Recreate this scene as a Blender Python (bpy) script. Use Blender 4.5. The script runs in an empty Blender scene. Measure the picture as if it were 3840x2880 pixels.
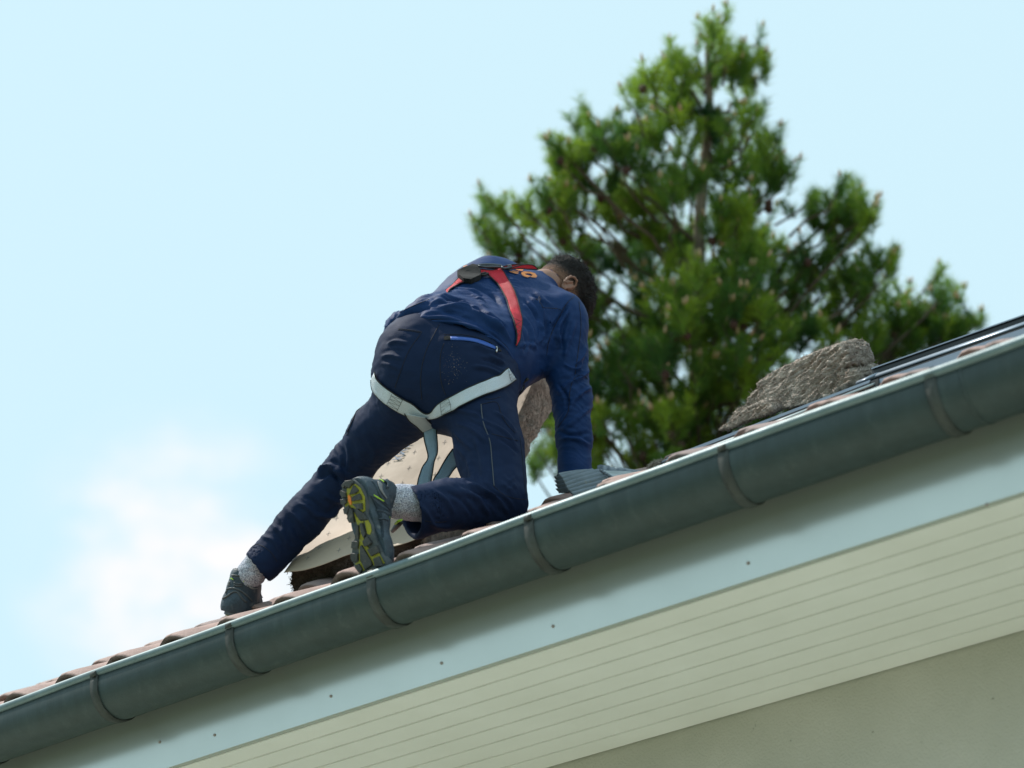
import bpy, math, random
import numpy as np
from mathutils import Vector, Matrix, noise as mnoise
from mathutils.bvhtree import BVHTree
from mathutils.geometry import tessellate_polygon
random.seed(7); rng = np.random.default_rng(7)
scene = bpy.context.scene
COL = scene.collection
# ------------------------------------------------------------------ camera
FS = 9067.0                                  # focal length in pixels of the 3840 px frame
TH = math.atan(5290/FS)                      # upward pitch
SN, CN = math.sin(TH), math.cos(TH)
CX = np.array([1., 0, 0]); CU = np.array([0, -SN, CN]); CF = np.array([0, CN, SN])
CAM = np.array([0, 0, 1.6])
cam = bpy.data.cameras.new("camera"); camo = bpy.data.objects.new("camera", cam); COL.objects.link(camo)
camo.location = CAM; camo.rotation_euler = (math.pi/2+TH, 0, 0)
cam.sensor_width = 36; cam.lens = 36*FS/3840; cam.clip_start = .1; cam.clip_end = 2000
cam.dof.use_dof = True; cam.dof.focus_distance = 7.35; cam.dof.aperture_fstop = 2.05; cam.dof.aperture_blades = 9
scene.camera = camo
# ------------------------------------------------------------------ light
SUN_EL, SUN_AZ = math.radians(60), math.radians(-70)     # azimuth measured from +Y towards +X
world = bpy.data.worlds.new("World"); scene.world = world; world.use_nodes = True
wn = world.node_tree.nodes; wl = world.node_tree.links
for nd in list(wn): wn.remove(nd)
wout = wn.new('ShaderNodeOutputWorld'); bg = wn.new('ShaderNodeBackground'); bg.inputs[1].default_value = .1
sky = wn.new('ShaderNodeTexSky'); sky.sky_type = 'NISHITA'; sky.sun_disc = False
sky.sun_elevation = SUN_EL; sky.sun_rotation = SUN_AZ; sky.air_density = 1.2; sky.dust_density = 2.0; sky.ozone_density = 1.0
tc = wn.new('ShaderNodeTexCoord')
mp = wn.new('ShaderNodeMapping'); mp.inputs['Scale'].default_value = (1, 1, 1.6)
nz = wn.new('ShaderNodeTexNoise'); nz.inputs['Scale'].default_value = 11; nz.inputs['Detail'].default_value = 7; nz.inputs['Roughness'].default_value = .52
mp.inputs['Location'].default_value = (0.35, .1, .0)
rp = wn.new('ShaderNodeValToRGB'); rp.color_ramp.elements[0].position = .53; rp.color_ramp.elements[1].position = .74
rp.color_ramp.elements[0].color = (0, 0, 0, 1); rp.color_ramp.elements[1].color = (1, 1, 1, 1)
veil = wn.new('ShaderNodeMixRGB'); veil.inputs[0].default_value = .9; veil.inputs[2].default_value = (7.0, 9.6, 10.6, 1)
cl = wn.new('ShaderNodeMixRGB'); cl.inputs[2].default_value = (10.2, 10.0, 10.2, 1)
wl.new(tc.outputs['Generated'], mp.inputs[0]); wl.new(mp.outputs[0], nz.inputs['Vector']); wl.new(nz.outputs[0], rp.inputs[0])
cdir = Vector(CX*(640-1920)/FS-CU*(2110-1440)/FS+CF).normalized()
vd = wn.new('ShaderNodeVectorMath'); vd.operation = 'DOT_PRODUCT'; vd.inputs[1].default_value = cdir
nv = wn.new('ShaderNodeVectorMath'); nv.operation = 'NORMALIZE'; wl.new(tc.outputs['Generated'], nv.inputs[0]); wl.new(nv.outputs[0], vd.inputs[0])
near = wn.new('ShaderNodeMapRange'); near.interpolation_type = 'SMOOTHSTEP'; near.inputs['From Min'].default_value = .9974; near.inputs['From Max'].default_value = .9999
wl.new(vd.outputs['Value'], near.inputs['Value'])
addn = wn.new('ShaderNodeMath'); addn.operation = 'MULTIPLY_ADD'; addn.inputs[1].default_value = 1.25; wl.new(near.outputs[0], addn.inputs[0])
rp.color_ramp.elements[0].position = .30; rp.color_ramp.elements[1].position = 1.0
addn.inputs[2].default_value = 0
mulc = wn.new('ShaderNodeMath'); mulc.operation = 'MULTIPLY'; mulc.use_clamp = True; wl.new(addn.outputs[0], mulc.inputs[0])
cn_ = wn.new('ShaderNodeMapRange'); cn_.interpolation_type = 'SMOOTHSTEP'; cn_.inputs['From Min'].default_value = .34; cn_.inputs['From Max'].default_value = .66; wl.new(nz.outputs[0], cn_.inputs['Value']); wl.new(cn_.outputs[0], mulc.inputs[1])
wl.new(sky.outputs[0], veil.inputs[1]); wl.new(veil.outputs[0], cl.inputs[1]); wl.new(mulc.outputs[0], cl.inputs[0])
wl.new(cl.outputs[0], bg.inputs[0]); wl.new(bg.outputs[0], wout.inputs[0])
sun = bpy.data.lights.new("sun", 'SUN'); sun.energy = 4.5; sun.angle = math.radians(.6); sun.color = (1, .94, .86)
suno = bpy.data.objects.new("sun", sun); COL.objects.link(suno)
sd = Vector((math.sin(SUN_AZ)*math.cos(SUN_EL), math.cos(SUN_AZ)*math.cos(SUN_EL), math.sin(SUN_EL)))
suno.rotation_euler = sd.to_track_quat('Z', 'Y').to_euler(); suno.location = (0, 0, 30)
vs = scene.view_settings; vs.view_transform = 'Standard'; vs.look = 'None'; vs.exposure = 0; vs.gamma = 1; vs.use_curve_mapping = False

# ------------------------------------------------------------------ coordinates
K = 3840/2212
def S(x, y, z):      # pixel of the 3840 frame at depth z -> world
    return CAM+(x-1920)/FS*z*CX-(y-1440)/FS*z*CU+z*CF
def C3(x, y, z):     # pixel of the 2212 frame at depth z -> camera-space point (right, up, depth)
    return np.array([(x*K-1920)/FS*z, -(y*K-1440)/FS*z, z])
def toW(v):          # camera-space array -> world
    v = np.asarray(v, float); return CAM+v[..., 0:1]*CX+v[..., 1:2]*CU+v[..., 2:3]*CF
def projS(p):
    q = np.asarray(p)-CAM; z = q@CF
    return 1920+FS*(q@CX)/z, 1440-FS*(q@CU)/z, z
VP = S(-11305, 6730, 1)-CAM
GD = -VP/np.linalg.norm(VP); GD[2] = 0; GD /= np.linalg.norm(GD)      # along the gutter, towards the right
ND = np.array([-GD[1], GD[0], 0]); ZD = np.array([0, 0, 1.])          # horizontally into the house
G0 = S(1920, 2666-.363*1920, 85830/(1920+11305))
def H(u, q, w): return G0+GD*u+ND*q+ZD*w
def Q(x, y, q):      # pixel of the 3840 frame on the vertical plane q metres behind the gutter rim -> (u, q, w)
    d = S(x, y, 1)-CAM; t = ((G0-CAM)@ND+q)/(d@ND); p = CAM+d*t-G0
    return np.array([p@GD, q, p[2]])
def Hq(a): return G0+GD*a[0]+ND*a[1]+ZD*a[2]
ALPHA = math.radians(32.45); TA = math.tan(ALPHA); CA, SA = math.cos(ALPHA), math.sin(ALPHA)
ROOF0 = -.035
def roofw(q): return ROOF0+q*TA
HM = Matrix(((GD[0], ND[0], 0, G0[0]), (GD[1], ND[1], 0, G0[1]), (0, 0, 1, G0[2]), (0, 0, 0, 1)))   # (u,q,w) -> world

# ------------------------------------------------------------------ object helpers
def tag(o, label=None, cat=None, group=None, kind=None):
    if label: o['label'] = label
    if cat: o['category'] = cat
    if group: o['group'] = group
    if kind: o['kind'] = kind
    return o
def empty(name, loc, label, cat, group=None):
    o = bpy.data.objects.new(name, None); COL.objects.link(o); o.location = Vector(loc); o.empty_display_size = .1
    return tag(o, label, cat, group)
def meshdata(name, V, Fc, m=None, smooth=True, uv=None, mats=None, midx=None):
    me = bpy.data.meshes.new(name)
    V = np.asarray(V, dtype=np.float32)
    if isinstance(Fc, np.ndarray):
        nf, k = Fc.shape
        me.vertices.add(len(V)); me.vertices.foreach_set('co', V.ravel())
        me.loops.add(nf*k); me.loops.foreach_set('vertex_index', Fc.astype(np.int32).ravel())
        me.polygons.add(nf); me.polygons.foreach_set('loop_start', np.arange(0, nf*k, k, dtype=np.int32))
        me.polygons.foreach_set('loop_total', np.full(nf, k, dtype=np.int32))
        me.update(calc_edges=True)
    else:
        me.from_pydata([tuple(map(float, v)) for v in V], [], [tuple(int(i) for i in f) for f in Fc])
    if smooth: me.polygons.foreach_set('use_smooth', [True]*len(me.polygons))
    if uv is not None:
        ul = me.uv_layers.new(name='UVMap'); li = np.empty(len(me.loops), dtype=np.int32); me.loops.foreach_get('vertex_index', li)
        ul.data.foreach_set('uv', np.asarray(uv, dtype=np.float32)[li].ravel())
    for mm in (mats or ([m] if m else [])): me.materials.append(mm)
    if midx is not None: me.polygons.foreach_set('material_index', midx)
    me.validate(); me.update()
    return me
def link(name, me, parent=None):
    o = bpy.data.objects.new(name, me); COL.objects.link(o)
    if parent is not None:
        o.parent = parent
        bpy.context.view_layer.update()
        o.matrix_parent_inverse = parent.matrix_world.inverted()
    return o
def obj(name, V, Fc, m, parent=None, smooth=False, **kw):
    return link(name, meshdata(name, V, Fc, m, smooth, **kw), parent)
class MB:                                       # mesh collector
    def __init__(s): s.v = []; s.f = []
    def add(s, V, Fc):
        b = len(s.v); s.v += [tuple(map(float, p)) for p in V]; s.f += [tuple(b+int(i) for i in f) for f in Fc]
    def box(s, lo, hi, xf=None):
        (x0, y0, z0), (x1, y1, z1) = lo, hi
        V = [(x0,y0,z0),(x1,y0,z0),(x1,y1,z0),(x0,y1,z0),(x0,y0,z1),(x1,y0,z1),(x1,y1,z1),(x0,y1,z1)]
        if xf: V = [xf(p) for p in V]
        s.add(V, [(0,3,2,1),(4,5,6,7),(0,1,5,4),(1,2,6,5),(2,3,7,6),(3,0,4,7)])
    def prism(s, prof, a, b, xf):               # profile points swept from parameter a to b; xf(param, p)
        n = len(prof); V = [xf(a, p) for p in prof]+[xf(b, p) for p in prof]
        s.add(V, [tuple(range(n))[::-1], tuple(range(n, 2*n))]+[(i, (i+1) % n, n+(i+1) % n, n+i) for i in range(n)])
    def tube(s, pts, r, n=6, close=False):
        V, Fc = tube(pts, r, n, close); s.add(V, Fc)
    def obj(s, name, m, parent=None, smooth=False): return obj(name, np.array(s.v), s.f, m, parent, smooth)
def tube(pts, r, n=6, close=False):
    P_ = np.asarray(pts, float); N = len(P_)
    r = np.full(N, r) if np.isscalar(r) else np.asarray(r)
    T = (np.roll(P_, -1, 0)-np.roll(P_, 1, 0)) if close else np.gradient(P_, axis=0)
    T /= np.linalg.norm(T, axis=1, keepdims=True)+1e-12
    ref = np.array([0, 0, 1.]) if abs(T[:, 2]).mean() < .8 else np.array([1., 0, 0])
    A = np.cross(T, ref); A /= np.linalg.norm(A, axis=1, keepdims=True)+1e-12; B = np.cross(T, A)
    an = np.arange(n)/n*2*math.pi
    V = (P_[:, None, :]+r[:, None, None]*(np.cos(an)[None, :, None]*A[:, None, :]+np.sin(an)[None, :, None]*B[:, None, :])).reshape(-1, 3)
    Fc = []
    for i in range(N if close else N-1):
        j = (i+1) % N
        for k in range(n): Fc.append((i*n+k, i*n+(k+1) % n, j*n+(k+1) % n, j*n+k))
    if not close: Fc += [tuple(range(n))[::-1], tuple((N-1)*n+k for k in range(n))]
    return V, Fc
def resample(pts, n):
    p = np.asarray(pts, float); d = np.r_[0, np.cumsum(np.linalg.norm(np.diff(p, axis=0), axis=1))]
    t = np.linspace(0, d[-1], n)
    # Catmull-Rom style smoothing through cubic hermite
    m = np.gradient(p, d+np.arange(len(d))*1e-9, axis=0) if len(p) > 2 else np.tile((p[1]-p[0])/max(d[-1], 1e-9), (2, 1))
    i = np.clip(np.searchsorted(d, t, side='right')-1, 0, len(p)-2); h = d[i+1]-d[i]; s = ((t-d[i])/np.maximum(h, 1e-9))[:, None]; h = h[:, None]
    return (2*s**3-3*s**2+1)*p[i]+(s**3-2*s**2+s)*h*m[i]+(-2*s**3+3*s**2)*p[i+1]+(s**3-s**2)*h*m[i+1]

# ------------------------------------------------------------------ materials
def mat(name, col, rough=.6, metal=0., var=None, vscale=8., bump=0., bscale=40., spec=.5, coord='Object', detail=6, extra=None, stretch=None, sheen=0., emis=None):
    m = bpy.data.materials.new(name); m.use_nodes = True; nt = m.node_tree; ns = nt.nodes; L = nt.links
    b = ns['Principled BSDF']; b.inputs['Base Color'].default_value = (*col, 1); b.inputs['Roughness'].default_value = rough
    b.inputs['Metallic'].default_value = metal; b.inputs['Specular IOR Level'].default_value = spec
    if sheen: b.inputs['Sheen Weight'].default_value = sheen; b.inputs['Sheen Roughness'].default_value = .5
    tcn = ns.new('ShaderNodeTexCoord'); src = tcn.outputs[coord]
    if stretch:
        mpn = ns.new('ShaderNodeMapping'); mpn.inputs['Scale'].default_value = stretch; L.new(src, mpn.inputs[0]); src = mpn.outputs[0]
    last = None
    if var:
        n1 = ns.new('ShaderNodeTexNoise'); n1.inputs['Scale'].default_value = vscale; n1.inputs['Detail'].default_value = detail; n1.inputs['Roughness'].default_value = .6
        L.new(src, n1.inputs['Vector']); r = ns.new('ShaderNodeValToRGB'); L.new(n1.outputs[0], r.inputs[0])
        r.color_ramp.elements[0].position = .34; r.color_ramp.elements[1].position = .66
        r.color_ramp.elements[0].color = (*var, 1); r.color_ramp.elements[1].color = (*col, 1)
        last = r.outputs[0]; L.new(last, b.inputs['Base Color'])
        mr = ns.new('ShaderNodeMapRange'); mr.inputs['To Min'].default_value = min(1, rough*1.12); mr.inputs['To Max'].default_value = rough*.86
        L.new(n1.outputs[0], mr.inputs['Value']); L.new(mr.outputs[0], b.inputs['Roughness'])
    if bump:
        n2 = ns.new('ShaderNodeTexNoise'); n2.inputs['Scale'].default_value = bscale; n2.inputs['Detail'].default_value = 5
        L.new(src, n2.inputs['Vector']); bp = ns.new('ShaderNodeBump'); bp.inputs['Strength'].default_value = bump; bp.inputs['Distance'].default_value = .01
        L.new(n2.outputs[0], bp.inputs['Height']); L.new(bp.outputs[0], b.inputs['Normal'])
    if extra: extra(nt, b, src, last)
    return m
def spots(col, scale, lo, hi, coord=None):      # extra(): patches of a second colour (lichen, dust, dirt)
    def fn(nt, b, src, last):
        ns, L = nt.nodes, nt.links
        n = ns.new('ShaderNodeTexNoise'); n.inputs['Scale'].default_value = scale; n.inputs['Detail'].default_value = 8; n.inputs['Roughness'].default_value = .65
        L.new(src, n.inputs['Vector']); r = ns.new('ShaderNodeMapRange'); r.inputs['From Min'].default_value = lo; r.inputs['From Max'].default_value = hi
        L.new(n.outputs[0], r.inputs['Value']); mx = ns.new('ShaderNodeMixRGB'); mx.inputs[2].default_value = (*col, 1)
        if last is not None: L.new(last, mx.inputs[1])
        else: mx.inputs[1].default_value = b.inputs['Base Color'].default_value
        L.new(r.outputs[0], mx.inputs[0]); L.new(mx.outputs[0], b.inputs['Base Color'])
    return fn
def weave(scale, strength, dark=None):          # extra(): woven ribs across a strap, from its own UVs
    def fn(nt, b, src, last):
        ns, L = nt.nodes, nt.links
        uv = ns.new('ShaderNodeTexCoord'); w = ns.new('ShaderNodeTexWave'); w.bands_direction = 'X'; w.inputs['Scale'].default_value = scale; w.inputs['Distortion'].default_value = .3
        L.new(uv.outputs['UV'], w.inputs['Vector']); bp = ns.new('ShaderNodeBump'); bp.inputs['Strength'].default_value = strength; bp.inputs['Distance'].default_value = .002
        L.new(w.outputs[0], bp.inputs['Height']); L.new(bp.outputs[0], b.inputs['Normal'])
        mx = ns.new('ShaderNodeMixRGB'); mx.blend_type = 'MULTIPLY'; mx.inputs[0].default_value = .35
        if last is not None: L.new(last, mx.inputs[1])
        else: mx.inputs[1].default_value = b.inputs['Base Color'].default_value
        L.new(w.outputs[0], mx.inputs[2]); L.new(mx.outputs[0], b.inputs['Base Color'])
    return fn
M = {}
M['zinc'] = mat('gutter_zinc', (.040, .060, .061), .52, .2, (.034, .050, .050), 3.5, .12, 30, stretch=(7, 7, 1.2), extra=spots((.070, .090, .086), 3, .55, .85))
M['zinc_rim'] = mat('rim_zinc', (.19, .25, .265), .5, .45, (.14, .19, .20), 12, .05, 60)
M['bracket'] = mat('bracket_steel', (.062, .070, .066), .6, .25, (.038, .04, .036), 20, .1, 60)
M['fascia'] = mat('fascia_board', (.58, .61, .57), .2, .58, (.54, .57, .53), 2.5, .0, 60, spec=.5, extra=spots((.10, .09, .07), 26, .74, .78))
M['soffit'] = mat('soffit_board', (.82, .81, .79), .5, 0, (.76, .75, .72), 3, .05, 80, extra=spots((.16, .13, .10), 30, .76, .80))
M['screw'] = mat('rusty_screw', (.30, .24, .21), .7)
M['joint'] = mat('shaded_joint', (.70, .69, .66), .9, 0, (.58, .57, .54), 14)  # shade of the soffit grooves put into the strips' darker colour
M['wall'] = mat('render_wall', (.52, .49, .43), .85, 0, (.44, .42, .36), 2.2, .35, 140, extra=spots((.10, .10, .07), 14, .68, .74))
M['tile'] = mat('roof_tile_clay', (.37, .235, .20), .75, 0, (.25, .165, .145), 9, .3, 90, coord='Object', extra=spots((.42, .44, .40), 16, .66, .76))
M['tile_b'] = mat('roof_tile_worn', (.30, .21, .19), .78, 0, (.20, .15, .145), 7, .3, 90, extra=spots((.36, .38, .38), 12, .60, .72))
M['deck'] = mat('roof_deck', (.10, .08, .06), .9)
M['jacket'] = mat('jacket_fabric', (.0062, .034, .128), .66, 0, (.0052, .028, .105), 5, .12, 260, spec=.2)
M['trouser'] = mat('trouser_fabric', (.0085, .021, .062), .74, 0, (.0055, .0145, .045), 5, .10, 300, spec=.14, extra=spots((.16, .12, .09), 160, .715, .76))
M['seam'] = mat('seam_thread', (.003, .005, .014), .8)
M['stitch'] = mat('hem_stitch', (.02, .045, .12), .7)
M['zip'] = mat('zip_tape', (.03, .10, .40), .6)
M['black'] = mat('black_plastic', (.012, .013, .015), .45)
M['foam'] = mat('black_neoprene', (.008, .009, .010), .9, 0, None, 8, .3, 300)
M['steel'] = mat('buckle_steel', (.10, .11, .125), .32, .9)
M['silver'] = mat('zip_metal', (.55, .55, .56), .3, 1.)
M['piping'] = mat('reflective_piping', (.055, .065, .08), .4)
M['red'] = mat('red_webbing', (.80, .018, .045), .7, 0, (.70, .014, .036), 30, extra=weave(38, .5))
M['blue'] = mat('pale_blue_webbing', (.84, .93, 1.0), .30, 0, (.78, .89, .98), 30, extra=weave(38, .5))
M['steelblue'] = mat('blue_webbing', (.42, .62, .82), .45, 0, (.37, .56, .75), 30, extra=weave(38, .6))
M['greyweb'] = mat('grey_webbing', (.42, .48, .51), .6, 0, (.38, .44, .47), 30)
M['edge'] = mat('strap_edge', (.010, .011, .013), .8)
M['orange'] = mat('orange_print', (.80, .29, .09), .6)
M['skin'] = mat('skin', (.31, .16, .105), .5, 0, (.27, .135, .09), 14, .08, 150)
M['hair'] = mat('curly_hair', (.014, .012, .012), .7, 0, (.030, .026, .024), 60, .6, 160)
def fadex(nt, b, src, last):
    ns, L = nt.nodes, nt.links
    a = ns.new('ShaderNodeAttribute'); a.attribute_name = 'fade'; n = ns.new('ShaderNodeTexNoise'); n.inputs['Scale'].default_value = 420; n.inputs['Detail'].default_value = 1; L.new(src, n.inputs['Vector'])
    m1 = ns.new('ShaderNodeMath'); m1.operation = 'ADD'; L.new(a.outputs['Fac'], m1.inputs[0]); L.new(n.outputs[0], m1.inputs[1])
    mr = ns.new('ShaderNodeMapRange'); mr.inputs['From Min'].default_value = .50; mr.inputs['From Max'].default_value = .95; L.new(m1.outputs[0], mr.inputs['Value'])
    mx = ns.new('ShaderNodeMixRGB'); mx.inputs[1].default_value = (.23, .125, .085, 1); L.new(last, mx.inputs[2]); L.new(mr.outputs[0], mx.inputs[0]); L.new(mx.outputs[0], b.inputs['Base Color'])
M['hairfade'] = mat('short_hair', (.012, .010, .010), .85, 0, (.026, .023, .022), 60, .6, 160, spec=.2, extra=fadex)
M['sock'] = mat('sock_wool', (.74, .76, .84), .9, 0, (.10, .11, .18), 330, .5, 300, detail=2)
M['upper'] = mat('shoe_upper', (.045, .072, .098), .6, 0, (.024, .040, .056), 22, .25, 120, extra=spots((.13, .15, .16), 30, .58, .75))
M['suede'] = mat('shoe_suede', (.018, .034, .050), .92, 0, (.010, .018, .026), 40, .4, 300)
M['rubber'] = mat('sole_rubber', (.085, .098, .108), .6, 0, (.05, .06, .068), 25, .15, 120, extra=spots((.17, .16, .13), 40, .58, .75))
M['lug'] = mat('tread_rubber', (.052, .053, .052), .62, 0, (.03, .031, .031), 30, .2, 140, extra=spots((.14, .12, .09), 60, .60, .75))
M['yellow'] = mat('tread_yellow', (.33, .31, .02), .5, 0, (.24, .22, .02), 40, .1, 100)
M['lime'] = mat('shoe_lime', (.38, .62, .03), .45)
M['logo'] = mat('logo_orange', (.72, .20, .02), .5)
M['shoegrey'] = mat('shoe_grey_mesh', (.26, .27, .27), .6, 0, (.16, .17, .17), 200)
M['wool'] = mat('stone_wool', (.50, .42, .36), .95, 0, (.17, .135, .11), 42, .6, 120, stretch=(1, 1, 2))
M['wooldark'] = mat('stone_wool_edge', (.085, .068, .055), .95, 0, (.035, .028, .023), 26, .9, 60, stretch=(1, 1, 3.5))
M['wool_b'] = mat('stone_wool_face', (.64, .51, .42), .95, 0, (.28, .215, .175), 34, .8, 120, stretch=(2, 1, .7))
M['fibre'] = mat('stone_wool_fibre', (.46, .39, .33), .95, 0, (.22, .19, .16), 40)
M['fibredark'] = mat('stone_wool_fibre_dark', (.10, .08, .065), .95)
M['paper'] = mat('kraft_paper', (.50, .385, .285), .68, 0, (.45, .35, .26), 5, .12, 30)
M['ink'] = mat('blue_ink', (.14, .17, .22), .7)
M['ink2'] = mat('pale_blue_ink', (.14, .20, .29), .7)
M['alu'] = mat('window_cover_aluminium', (.23, .275, .33), .34, .55, (.18, .22, .27), 8, .03, 40, extra=spots((.36, .36, .34), 50, .66, .76))
M['alu_l'] = mat('window_edge_aluminium', (.42, .47, .48), .4, .4, (.30, .34, .34), 20, .05, 40)
M['darkmetal'] = mat('window_dark_metal', (.016, .020, .024), .35, .3, (.03, .03, .03), 30)
M['glass'] = mat('window_glass', (.03, .05, .06), .05, 0, spec=.8)
M['apron'] = mat('apron_lead_grey', (.20, .235, .27), .42, .4, (.15, .18, .21), 20, .15, 60, extra=spots((.30, .27, .20), 24, .62, .75))
M['bark'] = mat('pine_bark', (.34, .29, .25), .9, 0, (.19, .155, .13), 10, .8, 30)
M['twig'] = mat('pine_twig', (.13, .11, .075), .9, 0, (.08, .065, .045), 20)
M['candle'] = mat('pine_bud', (.50, .35, .20), .8)
M['cone'] = mat('pine_cone', (.075, .035, .022), .85, 0, (.04, .02, .013), 60, .5, 60)
M['bounce_sheet'] = mat('bounce_sheet_pale', (.45, .47, .39), .9, 0, (.39, .41, .33), 2, .3, 40)
M['grass'] = mat('lawn', (.055, .095, .025), .95, 0, (.035, .065, .018), 3, .5, 30)
def leafmat():
    m = bpy.data.materials.new('pine_needles'); m.use_nodes = True; nt = m.node_tree; ns = nt.nodes; L = nt.links
    for nd in list(ns): ns.remove(nd)
    out = ns.new('ShaderNodeOutputMaterial'); d = ns.new('ShaderNodeBsdfPrincipled'); t = ns.new('ShaderNodeBsdfTranslucent'); mx = ns.new('ShaderNodeMixShader')
    a = ns.new('ShaderNodeAttribute'); a.attribute_name = 'tone'; r = ns.new('ShaderNodeValToRGB')
    r.color_ramp.elements[0].color = (.026, .10, .036, 1); r.color_ramp.elements[1].color = (.30, .45, .04, 1)
    e = r.color_ramp.elements.new(.5); e.color = (.095, .22, .036, 1)
    L.new(a.outputs['Fac'], r.inputs[0]); L.new(r.outputs[0], d.inputs['Base Color']); L.new(r.outputs[0], t.inputs[0]); d.inputs['Roughness'].default_value = .55
    d.inputs['Specular IOR Level'].default_value = .3
    mx.inputs[0].default_value = .42; L.new(d.outputs[0], mx.inputs[1]); L.new(t.outputs[0], mx.inputs[2]); L.new(mx.outputs[0], out.inputs[0])
    return m
M['needle'] = leafmat()

# ================================================================== GROUND
g_ = 400
tag(obj('ground', [(-g_, -g_, 0), (g_, -g_, 0), (g_, g_, 0), (-g_, g_, 0)], [(0, 1, 2, 3)], M['grass']), kind='structure')

tag(obj('bounce_sheet', [H(-30, -6, .008-G0[2]), H(25, -6, .008-G0[2]), H(25, .895, .008-G0[2]), H(-30, .895, .008-G0[2])], [(0, 1, 2, 3)], M['bounce_sheet']), kind='structure')  # unseen pale sheet, added to bounce light up under the eaves
# ================================================================== HOUSE
U0, U1 = -8., 5.; QW = .90; QR = 5.0; WF = -.279            # wall plane, ridge, bottom of the fascia
groundw = -G0[2]
house = empty('house', H(0, QW, groundw), 'house with brown clay tiles, grey gutter, white eaves boards and pale rendered wall', 'house')
b = MB(); b.box((U0+.3, QW, groundw), (U1-.3, QW+.3, WF+.05), lambda p: H(*p)); wall = b.obj('wall', M['wall'], house)
for (a0, a1, q0, q1) in ((U0+.3, U0+.6, QW+.3, 2*QR-QW-.3), (U1-.6, U1-.3, QW+.3, 2*QR-QW-.3), (U0+.3, U1-.3, 2*QR-QW-.3, 2*QR-QW)):
    b = MB(); b.box((a0, q0, groundw), (a1, q1, WF+.05), lambda p: H(*p)); b.obj('wall', M['wall'], house)
for a in (U0+.3, U1-.6):
    b = MB(); b.prism([(.25, WF+.05), (2*QR-.25, WF+.05), (QR, roofw(QR)-.06)], a, a+.3, lambda t, p: H(t, p[0], p[1])); b.obj('gable_wall', M['wall'], house)
b = MB(); b.box((U0, .186, WF), (U1, .206, .0), lambda p: H(*p)); fascia = b.obj('fascia', M['fascia'], house)
# soffit: tongue-and-groove boards running along the eaves, joints recessed
nb = 8; bw = (QW-.206)/nb
for i in range(nb):
    q0 = .206+i*bw; b = MB()
    pr = [(q0+.005, WF+.001), (q0+bw-.005, WF+.001), (q0+bw-.005, WF+.02), (q0+.005, WF+.02)]
    b.prism(pr, U0, U1, lambda t, p: H(t, p[0], p[1])); bd = b.obj('soffit_board', M['soffit'], house)
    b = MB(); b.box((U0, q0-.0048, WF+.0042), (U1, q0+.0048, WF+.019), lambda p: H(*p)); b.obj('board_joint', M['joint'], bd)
b = MB(); b.box((U0, .2062, WF+.0205), (U1, QW-.002, WF+.045), lambda p: H(*p)); b.obj('soffit_backing', M['deck'], house)
for (x, y) in ((804, 2756), (598, 2782), (1655, 2486), (2073, 2348), (2805, 2111), (3700, 1892), (1240, 2610)):
    a = Q(x, y, .1845); b = MB(); b.tube([H(a[0], .187, a[2]), H(a[0], .1835, a[2]), H(a[0], .1825, a[2])], [.0045, .0045, .002], 8); b.obj('screw', M['screw'], fascia)
# gutter
RG, DG = .089, .026
def gprof(off=0, k=20):
    out = [(-off, 0)]
    out += [(RG-(RG+off)*math.cos(t), -DG-(RG+off)*math.sin(t)) for t in np.linspace(0, math.pi, k)]
    out += [(2*RG+off, .012)]
    return out
po = gprof(.0012)+gprof(-.0012)[::-1]
b = MB(); b.prism(po, U0+.02, U1-.02, lambda t, p: H(t, p[0], p[1])); gutter = b.obj('gutter', M['zinc'], house, True)
def wob(u): return .0022*math.sin(u*3.1)+.0016*math.sin(u*7.3+1)
us = np.linspace(U0+.02, U1-.02, 220)
b = MB(); b.tube([H(u, .001+wob(u)*.4, .003+wob(u)) for u in us], .0132, 14); b.obj('gutter_rim', M['zinc_rim'], gutter, True)
BU = [(85830/(x+11305)-6.49)/-.53682 for x in (359, 866, 1396, 1987, 2714, 3489)]
BU = [BU[0]-1.72, BU[0]-1.16, BU[0]-.575]+BU+[BU[-1]+.6, BU[-1]+1.2]
for u in BU:
    b = MB(); k = 22
    outer = [(-.0060, .004)]+[(RG-(RG+.0065)*math.cos(t), -DG-(RG+.0065)*math.sin(t)) for t in np.linspace(0, math.pi, k)]+[(2*RG+.0065, .0)]
    inner = [(-.0013, .004)]+[(RG-(RG+.0013)*math.cos(t), -DG-(RG+.0013)*math.sin(t)) for t in np.linspace(0, math.pi, k)]+[(2*RG+.0013, .0)]
    b.prism(outer+inner[::-1], u-.015, u+.015, lambda t, p: H(t, p[0], p[1]))
    # the tab folded over the rim
    hook = [(-.011, -.010), (-.0125, .004), (-.006, .0155), (.004, .0168), (.013, .012), (.0118, .010), (.004, .0147), (-.005, .0135), (-.0108, .003), (-.0095, -.009)]
    b.prism(hook, u-.0125, u+.0125, lambda t, p: H(t, p[0], p[1]))
    b.box((u-.0125, .17, -.02), (u+.0125, .186, -.012), lambda p: H(*p))
    b.obj('gutter_bracket', M['bracket'], gutter, True)
for u in (BU[8]+.08,):                     # joint seams of the gutter lengths
    b = MB(); b.prism(gprof(.0035)+gprof(.0013)[::-1], u-.004, u+.004, lambda t, p: H(t, p[0], p[1])); b.obj('gutter_joint', M['zinc'], gutter, True)

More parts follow.
